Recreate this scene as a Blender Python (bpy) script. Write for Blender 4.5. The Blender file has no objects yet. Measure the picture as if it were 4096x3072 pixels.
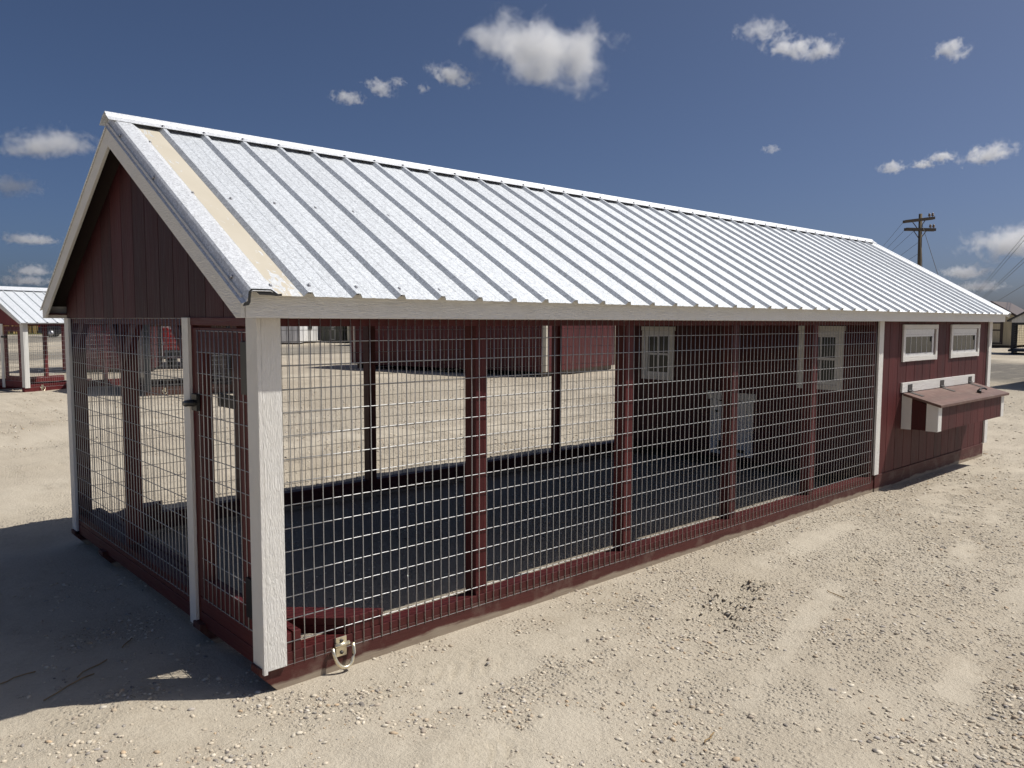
import bpy, bmesh, math, random
import numpy as np
from mathutils import Vector, Matrix, Quaternion

random.seed(7)
rng = np.random.default_rng(7)
sc = bpy.context.scene
COL = sc.collection
IN = 0.0254            # metres per inch
GZ = 3.7               # inches from the ground up to the lowest mesh wire of the coop

# ------------------------------------------------------------------ camera
F_PX = 3150.77         # focal length measured in pixels of a 4096 px wide frame
CAM = Vector((-56.708 * IN, -123.8605 * IN, (59.641 + GZ) * IN))
YAW, PITCH, ROLL = 0.830781, -0.0797332, 0.0033834
fw = Vector((math.cos(YAW) * math.cos(PITCH), math.sin(YAW) * math.cos(PITCH), math.sin(PITCH)))
r0 = Vector((math.sin(YAW), -math.cos(YAW), 0.0))
u0 = r0.cross(fw)
rt = r0 * math.cos(ROLL) + u0 * math.sin(ROLL)
up = u0 * math.cos(ROLL) - r0 * math.sin(ROLL)
cam = bpy.data.cameras.new('camera')
cam_ob = bpy.data.objects.new('camera', cam)
COL.objects.link(cam_ob)
cam_ob.matrix_world = Matrix(((rt.x, up.x, -fw.x, CAM.x), (rt.y, up.y, -fw.y, CAM.y), (rt.z, up.z, -fw.z, CAM.z), (0, 0, 0, 1)))
cam.sensor_width = 36.0
cam.lens = F_PX / 4096 * 36.0
cam.clip_start = 0.05
cam.clip_end = 30000
sc.camera = cam_ob

# ------------------------------------------------------------------ sky, sun, exposure
SUN = Vector((0.56, -0.38, 1.0)).normalized()
world = bpy.data.worlds.new('World')
sc.world = world
world.use_nodes = True
wn = world.node_tree
sky = wn.nodes.new('ShaderNodeTexSky')
sky.sky_type = 'NISHITA'
sky.sun_disc = False
sky.sun_elevation = math.asin(SUN.z)
sky.sun_rotation = math.atan2(SUN.x, SUN.y)
sky.air_density = 0.5
sky.dust_density = 2.4
sky.ozone_density = 7.0
wn.links.new(sky.outputs[0], wn.nodes['Background'].inputs[0])
wn.nodes['Background'].inputs[1].default_value = 0.074
sun = bpy.data.lights.new('sun', 'SUN')
sun.energy = 4.3
sun.angle = math.radians(0.53)
sun.color = (1.0, 0.955, 0.885)
sun_ob = bpy.data.objects.new('sun', sun)
COL.objects.link(sun_ob)
sun_ob.rotation_euler = SUN.to_track_quat('Z', 'Y').to_euler()
vs = sc.view_settings
vs.view_transform = 'Standard'
vs.look = 'None'
vs.exposure = 0.05
vs.gamma = 1.0
vs.use_curve_mapping = False
sc.cycles.use_denoising = True
sc.cycles.volume_bounces = 5
sc.cycles.volume_step_rate = 1.6
sc.cycles.max_bounces = 8
sc.cycles.diffuse_bounces = 3
sc.cycles.glossy_bounces = 3
sc.cycles.caustics_reflective = False
sc.cycles.caustics_refractive = False

# ------------------------------------------------------------------ node helpers
class NT:
    def __init__(s, name):
        s.m = bpy.data.materials.new(name)
        s.m.use_nodes = True
        s.t = s.m.node_tree
        s.t.nodes.clear()
        s.out = s.n('ShaderNodeOutputMaterial')
    def n(s, kind, **kw):
        x = s.t.nodes.new(kind)
        for k, v in kw.items():
            if k.startswith('i_'):
                x.inputs[k[2:].replace('_', ' ')].default_value = v
            else:
                setattr(x, k, v)
        return x
    def l(s, a, b):
        s.t.links.new(a, b)
    def coord(s, kind='Object', scale=(1, 1, 1), rot=(0, 0, 0), loc=(0, 0, 0)):
        tc = s.n('ShaderNodeTexCoord')
        mp = s.n('ShaderNodeMapping')
        mp.inputs['Scale'].default_value = scale
        mp.inputs['Rotation'].default_value = rot
        mp.inputs['Location'].default_value = loc
        s.l(tc.outputs[kind], mp.inputs[0])
        return mp.outputs[0]
    def noise(s, vec, scale=1.0, detail=4.0, rough=0.55, dist=0.0):
        x = s.n('ShaderNodeTexNoise')
        x.inputs['Scale'].default_value = scale
        x.inputs['Detail'].default_value = detail
        x.inputs['Roughness'].default_value = rough
        x.inputs['Distortion'].default_value = dist
        s.l(vec, x.inputs['Vector'])
        return x.outputs[0]
    def vor(s, vec, scale, feature='F1', out='Distance', rand=1.0):
        x = s.n('ShaderNodeTexVoronoi')
        x.feature = feature
        x.inputs['Scale'].default_value = scale
        x.inputs['Randomness'].default_value = rand
        s.l(vec, x.inputs['Vector'])
        return x.outputs[out]
    def ramp(s, fac, stops, interp='LINEAR'):
        x = s.n('ShaderNodeValToRGB')
        cr = x.color_ramp
        cr.interpolation = interp
        while len(cr.elements) < len(stops):
            cr.elements.new(0.5)
        for e, (p, c) in zip(cr.elements, stops):
            e.position = p
            e.color = c if len(c) == 4 else (*c, 1)
        s.l(fac, x.inputs[0])
        return x.outputs[0]
    def rng(s, v, a, b, c=0.0, d=1.0, smooth=False):
        x = s.n('ShaderNodeMapRange')
        if smooth:
            x.interpolation_type = 'SMOOTHSTEP'
        for i, k in ((1, a), (2, b), (3, c), (4, d)):
            x.inputs[i].default_value = k
        s.l(v, x.inputs[0])
        return x.outputs[0]
    def math(s, op, a, b=None, c=None):
        x = s.n('ShaderNodeMath', operation=op)
        for i, v in enumerate((a, b, c)):
            if v is None:
                continue
            if isinstance(v, (int, float)):
                x.inputs[i].default_value = v
            else:
                s.l(v, x.inputs[i])
        return x.outputs[0]
    def mix(s, fac, a, b, blend='MIX'):
        x = s.n('ShaderNodeMix', data_type='RGBA', blend_type=blend)
        if isinstance(fac, (int, float)):
            x.inputs[0].default_value = fac
        else:
            s.l(fac, x.inputs[0])
        for i, v in ((6, a), (7, b)):
            if isinstance(v, tuple):
                x.inputs[i].default_value = v if len(v) == 4 else (*v, 1)
            else:
                s.l(v, x.inputs[i])
        return x.outputs[2]
    def bump(s, h, strength=0.3, dist=0.01, normal=None):
        x = s.n('ShaderNodeBump')
        x.inputs['Strength'].default_value = strength
        x.inputs['Distance'].default_value = dist
        s.l(h, x.inputs['Height'])
        if normal is not None:
            s.l(normal, x.inputs['Normal'])
        return x.outputs[0]
    def done(s, color, rough=0.6, metal=0.0, normal=None, spec=None, **kw):
        p = s.n('ShaderNodeBsdfPrincipled')
        for key, v in (('Base Color', color), ('Roughness', rough), ('Metallic', metal)):
            if isinstance(v, (int, float)):
                p.inputs[key].default_value = v
            elif isinstance(v, tuple):
                p.inputs[key].default_value = v if len(v) == 4 else (*v, 1)
            else:
                s.l(v, p.inputs[key])
        if spec is not None:
            p.inputs['Specular IOR Level'].default_value = spec
        if normal is not None:
            s.l(normal, p.inputs['Normal'])
        for k, v in kw.items():
            p.inputs[k.replace('_', ' ')].default_value = v
        s.l(p.outputs[0], s.out.inputs[0])
        return s.m

def axis_scale(axis, along, across):
    v = [across] * 3
    v['xyz'.index(axis)] = along
    return tuple(v)

def painted_wood(name, col, axis='z', rough=0.55, grain=0.35, vary=0.18, dust=0.0, spec=0.4, unpainted=None):
    """Painted timber: stretched grain relief, slight tint change from board to board."""
    t = NT(name)
    v = t.coord('Object', axis_scale(axis, 5, 95))
    g = t.noise(v, 1.0, 5, 0.6, 0.25)
    v2 = t.coord('Object', axis_scale(axis, 1.1, 12))
    g2 = t.noise(v2, 1.0, 3, 0.5, 0.6)
    oi = t.n('ShaderNodeObjectInfo')
    k = t.rng(oi.outputs['Random'], 0, 1, 1 - vary, 1 + vary)
    k2 = t.math('MULTIPLY', k, t.rng(g2, 0.3, 0.7, 0.82, 1.16))
    k3 = t.math('MULTIPLY', k2, t.rng(g, 0.25, 0.75, 0.9, 1.08))
    c = t.mix(1.0, col, t.n('ShaderNodeCombineColor').outputs[0], 'MULTIPLY')
    cc = c.node
    comb = cc.inputs[7].links[0].from_node
    for i in range(3):
        t.l(k3, comb.inputs[i])
    if dust:
        n = t.noise(t.coord('Object', (7, 7, 7)), 1, 5, 0.7)
        c = t.mix(t.rng(n, 0.5, 0.8, 0, dust), c, (0.42, 0.36, 0.28))
    if unpainted:
        # bare / dust-caked strip along the lower edge of the skid, with a ragged top
        tc = t.n('ShaderNodeTexCoord')
        sp = t.n('ShaderNodeSeparateXYZ')
        t.l(tc.outputs['Object'], sp.inputs[0])
        n = t.noise(t.coord('Object', (1.6, 1.6, 3)), 1, 4, 0.55)
        n2 = t.noise(t.coord('Object', (9, 9, 40)), 1, 3, 0.6)
        lim = t.math('ADD', t.rng(n, 0.3, 0.7, unpainted[0], unpainted[1]), t.rng(n2, 0.3, 0.7, -0.006, 0.006))
        f = t.math('SUBTRACT', lim, sp.outputs[2])
        c = t.mix(t.rng(f, -0.002, 0.012, 0, 0.92), c, t.mix(n2, (0.26, 0.2, 0.145), (0.4, 0.34, 0.26)))
    h = t.math('ADD', g, t.math('MULTIPLY', g2, 0.6))
    return t.done(c, t.rng(g, 0.3, 0.7, rough - 0.08, rough + 0.1), 0, t.bump(h, grain, 0.004), spec)

def embossed_trim(name, col, axis='z', grain=0.6):
    """White engineered-wood trim with pressed-in wood grain."""
    t = NT(name)
    v = t.coord('Object', axis_scale(axis, 16, 150))
    w = t.noise(v, 1.0, 3, 0.5, 1.6)
    v2 = t.coord('Object', axis_scale(axis, 6, 40))
    w2 = t.noise(v2, 1.0, 4, 0.6, 1.2)
    h = t.math('ADD', t.rng(w, 0.35, 0.65), t.math('MULTIPLY', w2, 0.8))
    n3 = t.noise(t.coord('Object', (4, 4, 4)), 1, 4, 0.6)
    c = t.mix(t.rng(n3, 0.4, 0.75, 0, 0.35), col, tuple(x * y for x, y in zip(col, (0.9, 0.87, 0.8))))
    return t.done(c, 0.5, 0, t.bump(h, grain, 0.0035), 0.35)

def plain(name, col, rough=0.6, metal=0.0, bump=0.0, bscale=60, spec=None, vary=0.0):
    t = NT(name)
    v = t.coord('Object', (bscale,) * 3)
    n = t.noise(v, 1, 4, 0.6)
    c = t.mix(t.rng(n, 0.3, 0.7), tuple(x * (1 - 0.1 - vary) for x in col), tuple(min(1, x * (1.08 + vary)) for x in col))
    return t.done(c, rough, metal, t.bump(n, bump, 0.003) if bump else None, spec)

def galvalume(name, base=(0.66, 0.69, 0.715), stain=False):
    """Bare zinc-aluminium roofing: fine crystalline spangle."""
    t = NT(name)
    v = t.coord('Object', (1, 1, 1))
    cell = t.n('ShaderNodeTexVoronoi')
    cell.inputs['Scale'].default_value = 230
    t.l(v, cell.inputs['Vector'])
    sep = t.n('ShaderNodeSeparateColor')
    t.l(cell.outputs['Color'], sep.inputs[0])
    cell2 = t.n('ShaderNodeTexVoronoi')
    cell2.inputs['Scale'].default_value = 95
    t.l(v, cell2.inputs['Vector'])
    sep2 = t.n('ShaderNodeSeparateColor')
    t.l(cell2.outputs['Color'], sep2.inputs[0])
    k = t.math('ADD', t.rng(sep.outputs[0], 0, 1, -0.2, 0.2), t.rng(sep2.outputs[1], 0, 1, -0.13, 0.13))
    streak = t.noise(t.coord('Object', (9, 0.7, 0.7)), 1, 4, 0.6)
    oi = t.n('ShaderNodeObjectInfo')
    k = t.math('ADD', t.math('ADD', k, 1.0), t.math('ADD', t.rng(streak, 0.3, 0.7, -0.05, 0.05), t.rng(oi.outputs['Random'], 0, 1, -0.03, 0.03)))
    comb = t.n('ShaderNodeCombineColor')
    for i in range(3):
        t.l(k, comb.inputs[i])
    c = t.mix(1.0, base, comb.outputs[0], 'MULTIPLY')
    ro = t.rng(sep.outputs[1], 0, 1, 0.4, 0.56)
    met = 0.3
    if stain:
        # old tan coating, flaked off in places, mostly gone near the eave
        tc = t.n('ShaderNodeTexCoord')
        sp = t.n('ShaderNodeSeparateXYZ')
        t.l(tc.outputs['Object'], sp.inputs[0])
        fl = t.noise(t.coord('Object', (26, 9, 9)), 1, 6, 0.62, 0.8)
        lo = t.rng(sp.outputs[2], 1.68, 1.95, 0.2, 0.0)
        hi = t.rng(sp.outputs[2], 2.46, 2.62, 0.0, 0.07)
        keep = t.math('SUBTRACT', 0.66, t.math('ADD', lo, hi))
        f = t.rng(t.math('SUBTRACT', keep, fl), -0.015, 0.02)
        tan = t.mix(t.noise(t.coord('Object', (5, 3, 3)), 1, 5, 0.6, 0.5), (0.48, 0.43, 0.33), (0.62, 0.57, 0.47))
        c = t.mix(f, t.mix(0.35, c, (0.8, 0.78, 0.72)), tan)
        met = t.rng(f, 0, 1, 0.5, 0.05)
        ro = t.rng(f, 0, 1, 0.5, 0.65)
    bmp = t.bump(sep.outputs[0], 0.05, 0.0008)
    return t.done(c, ro, met, bmp)

def glass(name, tint=(0.03, 0.036, 0.035), rough=0.05):
    t = NT(name)
    n = t.noise(t.coord('Object', (2, 2, 2)), 1, 2, 0.5)
    return t.done(tint, rough, 0, t.bump(n, 0.05, 0.01), 0.3)

RED = (0.083, 0.0115, 0.0115)
WHITE = (0.84, 0.825, 0.78)
M = {}
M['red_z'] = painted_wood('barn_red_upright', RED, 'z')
M['red_x'] = painted_wood('barn_red_long', RED, 'x')
M['red_y'] = painted_wood('barn_red_cross', RED, 'y')
M['red_siding'] = painted_wood('barn_red_siding', (0.074, 0.0108, 0.0105), 'z', 0.6, 0.5, 0.2)
M['red_gable_shaded'] = painted_wood('barn_red_gable_shaded', (0.05, 0.0095, 0.012), 'z', 0.62, 0.9, 0.34)  # siding red darkened: the gable's deep shade is put into the colour
M['red_skid'] = painted_wood('barn_red_skid', (0.075, 0.017, 0.014), 'x', 0.6, 0.5, 0.06, 0.25, unpainted=(0.016, 0.05))
M['red_lid'] = painted_wood('faded_red_lid', (0.155, 0.09, 0.073), 'x', 0.62, 0.35, 0.05, 0.25)
M['trim_z'] = embossed_trim('white_trim_upright', WHITE, 'z')
M['trim_x'] = embossed_trim('white_trim_long', WHITE, 'x', 0.7)
M['trim_y'] = embossed_trim('white_trim_slope', WHITE, 'y', 0.7)
M['vinyl'] = plain('white_vinyl', (0.76, 0.76, 0.75), 0.35)
M['dark_wood'] = plain('dark_rough_wood', (0.03, 0.018, 0.014), 0.85, 0, 0.3)
M['roof'] = galvalume('galvalume')
M['roof_tan'] = galvalume('galvalume_tan_coated', stain=True)
M['flash'] = galvalume('galvalume_flashing', (0.7, 0.72, 0.74))
M['wire'] = plain('galvanised_wire', (0.47, 0.475, 0.475), 0.42, 0.55, 0, 300, vary=0.08)
M['black'] = plain('black_iron', (0.014, 0.014, 0.015), 0.42, 0.2)
M['zinc'] = plain('yellow_zinc', (0.8, 0.73, 0.55), 0.32, 0.8, 0, 40, vary=0.06)
M['steel'] = plain('screw_steel', (0.4, 0.4, 0.42), 0.4, 0.9)
M['hinge'] = plain('hinge_steel', (0.11, 0.105, 0.1), 0.5, 0.7)
M['glass'] = glass('window_glass')
M['foam_and_hole'] = plain('closure_foam_and_hole', (0.014, 0.014, 0.014), 0.8)  # foam black, also used for the painted darkness of the hatch hole

# ------------------------------------------------------------------ object helpers
def tag(o, label=None, cat=None, group=None, kind=None):
    for k, v in (('label', label), ('category', cat), ('group', group), ('kind', kind)):
        if v is not None:
            o[k] = v
    return o

def link(o, parent=None):
    COL.objects.link(o)
    if parent is not None:
        o.parent = parent
    return o

def empty(name, loc=(0, 0, 0), rz=0.0, parent=None):
    o = bpy.data.objects.new(name, None)
    o.empty_display_size = 0.2
    o.location = loc
    o.rotation_euler = (0, 0, rz)
    return link(o, parent)

class MB:
    """Collects vertices and faces; coordinates go in as inches (z up from the lowest wire) or metres."""
    def __init__(s, inches=True):
        s.v, s.f, s.mi, s.sm = [], [], [], []
        s.inch = inches
        s.mat = 0
    def P(s, p):
        if s.inch:
            return (p[0] * IN, p[1] * IN, (p[2] + GZ) * IN)
        return tuple(p)
    def add(s, verts, faces, smooth=False):
        b = len(s.v)
        s.v += [s.P(p) for p in verts]
        for f in faces:
            s.f.append([b + i for i in f])
            s.mi.append(s.mat)
            s.sm.append(smooth)
        return s
    def box(s, x0, x1, y0, y1, z0, z1):
        return s.add([(x0, y0, z0), (x1, y0, z0), (x1, y1, z0), (x0, y1, z0), (x0, y0, z1), (x1, y0, z1), (x1, y1, z1), (x0, y1, z1)],
                     [(0, 3, 2, 1), (4, 5, 6, 7), (0, 1, 5, 4), (1, 2, 6, 5), (2, 3, 7, 6), (3, 0, 4, 7)])
    def prism(s, poly, axis, a, b):
        """poly: 2-D outline in the two other axes (in x,y,z order), extruded along axis from a to b."""
        n = len(poly)
        def mk(p, t):
            q = list(p)
            q.insert('xyz'.index(axis), t)
            return tuple(q)
        vs_ = [mk(p, a) for p in poly] + [mk(p, b) for p in poly]
        fs = [tuple(range(n)), tuple(range(2 * n - 1, n - 1, -1))]
        fs += [(i, n + i, n + (i + 1) % n, (i + 1) % n) for i in range(n)]
        return s.add(vs_, fs)
    def tube(s, pts, r, n=6, caps=True, smooth=True, taper=None):
        pts = [Vector(p) for p in pts]
        rings = []
        for i, p in enumerate(pts):
            t = (pts[min(i + 1, len(pts) - 1)] - pts[max(i - 1, 0)]).normalized()
            a = t.cross(Vector((0, 0, 1)) if abs(t.z) < 0.9 else Vector((1, 0, 0))).normalized()
            b = t.cross(a)
            rr = r if taper is None else r + (taper - r) * i / (len(pts) - 1)
            rings.append([p + (a * math.cos(q) + b * math.sin(q)) * rr for q in (2 * math.pi * k / n for k in range(n))])
        vs_ = [tuple(p) for ring in rings for p in ring]
        fs = []
        for i in range(len(rings) - 1):
            for k in range(n):
                fs.append((i * n + k, i * n + (k + 1) % n, (i + 1) * n + (k + 1) % n, (i + 1) * n + k))
        if caps:
            fs += [tuple(range(n))[::-1], tuple((len(rings) - 1) * n + k for k in range(n))]
        return s.add(vs_, fs, smooth)
    def mesh(s, name, mats):
        me = bpy.data.meshes.new(name)
        me.from_pydata(s.v, [], s.f)
        for m in (mats if isinstance(mats, (list, tuple)) else [mats]):
            me.materials.append(m)
        me.polygons.foreach_set('material_index', s.mi)
        me.polygons.foreach_set('use_smooth', s.sm)
        bm = bmesh.new()
        bm.from_mesh(me)
        bmesh.ops.recalc_face_normals(bm, faces=bm.faces)
        bm.to_mesh(me)
        bm.free()
        return me
    def build(s, name, mats, parent=None, bevel=0.0):
        o = bpy.data.objects.new(name, s.mesh(name, mats))
        link(o, parent)
        if bevel:
            b = o.modifiers.new('soft_edges', 'BEVEL')
            b.width = bevel
            b.segments = 2
            b.limit_method = 'ANGLE'
            b.angle_limit = math.radians(50)
        return o

def B(name, mat, parent, x0, x1, y0, y1, z0, z1, bevel=0.0015, inches=True):
    return MB(inches).box(x0, x1, y0, y1, z0, z1).build(name, mat, parent, bevel)

def share(o, parent, loc):
    """A copy of a piece that shares its mesh, moved by loc (metres)."""
    c = o.copy()
    COL.objects.link(c)
    c.parent = parent
    c.location = Vector(o.location) + Vector(loc)
    return c

def wire_panel(name, parent, plane, at, a0, a1, z0, z1, face, ua=2.0, uz=4.0, r=0.088, mat=None, first=None, zfirst=None, wob=0.06, inches=True, n=6):
    """Welded wire: uprights outside, cross wires behind them. plane 'y' = panel lies in x-z, 'x' = in y-z; face = outward sign."""
    b = MB(inches)
    rr = random.Random(hash(name) % 1000 + int(a0 * 7))
    k = a0 if first is None else first
    def pt(a, off, z):
        return (a, at + off, z) if plane == 'y' else (at + off, a, z)
    while k <= a1 + 1e-6:
        ph, amp = rr.uniform(0, 6), rr.uniform(0.2, 1) * wob
        pts = [pt(k + amp * math.sin(ph + i * 1.3), face * r, z0 - rr.uniform(0.1, 0.4) * r * 4 + (z1 - z0) * i / 6) for i in range(7)]
        b.tube(pts, r, n, smooth=True)
        k += ua
    k = z0 if zfirst is None else zfirst
    while k <= z1 + 1e-6:
        m = max(4, int((a1 - a0) / (ua * 6)))
        ph, amp = rr.uniform(0, 6), rr.uniform(0.3, 1) * wob
        pts = [pt(a0 + (a1 - a0) * i / m, -face * r * 0.8, k + amp * math.sin(ph + i * 0.9)) for i in range(m + 1)]
        b.tube(pts, r, n, smooth=True)
        k += uz
    o = b.build(name, mat or M['wire'], parent)
    o['kind'] = 'stuff'
    return o

# ------------------------------------------------------------------ ground
def lattice(seed, n=256):
    return np.random.default_rng(seed).random((n, n))
def vnoise(x, y, lat):
    n = lat.shape[0]
    xi, yi = np.floor(x).astype(int), np.floor(y).astype(int)
    fx, fy = x - xi, y - yi
    fx, fy = fx * fx * (3 - 2 * fx), fy * fy * (3 - 2 * fy)
    a, b = lat[xi % n, yi % n], lat[(xi + 1) % n, yi % n]
    c, d = lat[xi % n, (yi + 1) % n], lat[(xi + 1) % n, (yi + 1) % n]
    return (a * (1 - fx) + b * fx) * (1 - fy) + (c * (1 - fx) + d * fx) * fy - 0.5
LAT = [lattice(100 + i) for i in range(6)]
def fbm(x, y, f0, oct_=3, start=0):
    s, a = 0.0, 1.0
    for i in range(oct_):
        s = s + a * vnoise(x * f0 + 17.3 * i, y * f0 + 5.1 * i, LAT[(start + i) % 6])
        f0 *= 2.07
        a *= 0.5
    return s
def under_coop(x, y):
    """1 under and right beside the coop's skids, falling to 0 away from them."""
    dx = np.maximum(np.maximum(-0.1 - x, x - 9.35), 0)
    dy = np.maximum(np.maximum(-0.02 - y, y - 3.1), 0)
    return np.exp(-(np.hypot(dx, dy) / 0.35) ** 2)
def tracks(x, y):
    """Tyre lug marks pressed into the dust beside the run."""
    h = 0.0
    for (cx, cy, ang, half, length, pitch) in ((2.5, -0.72, 0.3, 0.17, 1.2, 0.085), (0.72, -0.33, -0.35, 0.15, 0.8, 0.075), (0.3, -0.13, -0.12, 0.1, 0.6, 0.07), (0.45, -1.0, -0.3, 0.13, 0.5, 0.06), (3.7, -0.95, 0.25, 0.16, 0.9, 0.085)):
        ca, sa = math.cos(ang), math.sin(ang)
        u, v = (x - cx) * ca + (y - cy) * sa, -(x - cx) * sa + (y - cy) * ca
        m = np.clip((half - np.abs(v)) / 0.05, 0, 1) * np.clip((length / 2 - np.abs(u)) / 0.3, 0, 1)
        h = h + m * 0.017 * np.sin((u + 0.6 * np.abs(v)) * 2 * math.pi / pitch)
    return h
def compacted(x, y):
    """Driven-over and scraped patches where the fines lie bare."""
    s_ = 0.0
    for (ax, ay, bx2, by2, w) in ((1.45, -1.43, 3.25, -1.0, 0.09), (1.0, -0.62, 1.75, -0.34, 0.16), (-0.1, -0.42, 0.7, -0.6, 0.34), (0.3, -0.95, 0.75, -1.05, 0.25), (5.6, -0.78, 6.95, -0.5, 0.3), (-1.3, -0.3, 0.0, -0.95, 0.5),
                                  (3.3, -0.5, 4.6, -0.38, 0.13), (2.2, -2.0, 4.6, -1.75, 0.1), (-1.3, 0.4, -0.3, 3.0, 0.8), (4.2, -1.35, 6.5, -1.0, 0.1), (7.5, -1.1, 10.5, -0.9, 0.25), (-0.5, 4.6, 1.5, 6.5, 0.5), (3.0, 6.5, 8.0, 5.5, 0.6), (0.5, 9.0, 4.0, 11.0, 0.8)):
        ux, uy = bx2 - ax, by2 - ay
        t_ = np.clip(((x - ax) * ux + (y - ay) * uy) / (ux * ux + uy * uy), 0, 1)
        d_ = np.hypot(x - ax - t_ * ux, y - ay - t_ * uy)
        s_ = np.maximum(s_, np.clip(1.25 - d_ / w, 0, 1))
    n_ = fbm(x, y, 2.6, 3, 2) + 0.8 * fbm(x, y, 15.0, 3, 0)
    base = np.clip(0.35 + 1.6 * fbm(x, y, 0.45, 4, 5), 0, 0.75)
    return np.clip(np.maximum(s_ * (0.8 + 1.3 * n_), base * (0.75 + n_)), 0, 1)
def ground_h(x, y):
    r = np.hypot(x - CAM.x, y - CAM.y)
    fade = np.clip(1.4 - r / 45, 0.0, 1.0)
    h = 0.05 * fbm(x, y, 0.35, 2) + 0.022 * fbm(x, y, 1.6, 3, 2) + 0.012 * fbm(x, y, 7.0, 3, 1)
    # ruts where vehicles pass, parallel to the coop on its open side
    rut = np.exp(-((y + 2.35 - 0.12 * x + 0.25 * fbm(x, y, 0.3, 2, 3)) / 0.16) ** 2) + 0.6 * np.exp(-((y + 3.6 - 0.2 * x) / 0.2) ** 2)
    h = h - 0.014 * rut * np.clip((x - 0.5) / 2, 0, 1)
    k = under_coop(x, y)
    return (h * (1 - k) + tracks(x, y) * (1 - k)) * fade - 0.004 * k

def axis_pts(lo, hi, fine, c0, c1, grow=1.09):
    pts = list(np.arange(c0, c1, fine))
    s, p = fine, c1
    while p < hi:
        pts.append(p)
        s *= grow
        p += s
    pts.append(hi)
    s, p, left = fine, c0, []
    while p > lo:
        s *= grow
        p -= s
        left.append(max(p, lo))
    return np.array(sorted(set(left)) + pts)
gx = axis_pts(-2500, 2500, 0.028, -2.2, 7.0, 1.055)
gy = axis_pts(-2500, 2500, 0.028, -3.4, 3.6, 1.055)
X, Y = np.meshgrid(gx, gy, indexing='ij')
H = ground_h(X, Y)
nx, ny = X.shape
co = np.stack([X, Y, H], -1).reshape(-1, 3).astype(np.float32)
idx = np.arange(nx * ny).reshape(nx, ny)
quads = np.stack([idx[:-1, :-1], idx[1:, :-1], idx[1:, 1:], idx[:-1, 1:]], -1).reshape(-1, 4).astype(np.int32)
def fast_mesh(name, co, faces, k, smooth=True):
    me = bpy.data.meshes.new(name)
    me.vertices.add(len(co))
    me.vertices.foreach_set('co', co.ravel())
    me.loops.add(faces.size)
    me.loops.foreach_set('vertex_index', faces.ravel())
    me.polygons.add(len(faces))
    me.polygons.foreach_set('loop_start', np.arange(0, faces.size, k, dtype=np.int32))
    me.polygons.foreach_set('loop_total', np.full(len(faces), k, dtype=np.int32))
    me.polygons.foreach_set('use_smooth', np.full(len(faces), smooth, dtype=bool))
    me.update(calc_edges=True)
    me.validate()
    return me

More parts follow.
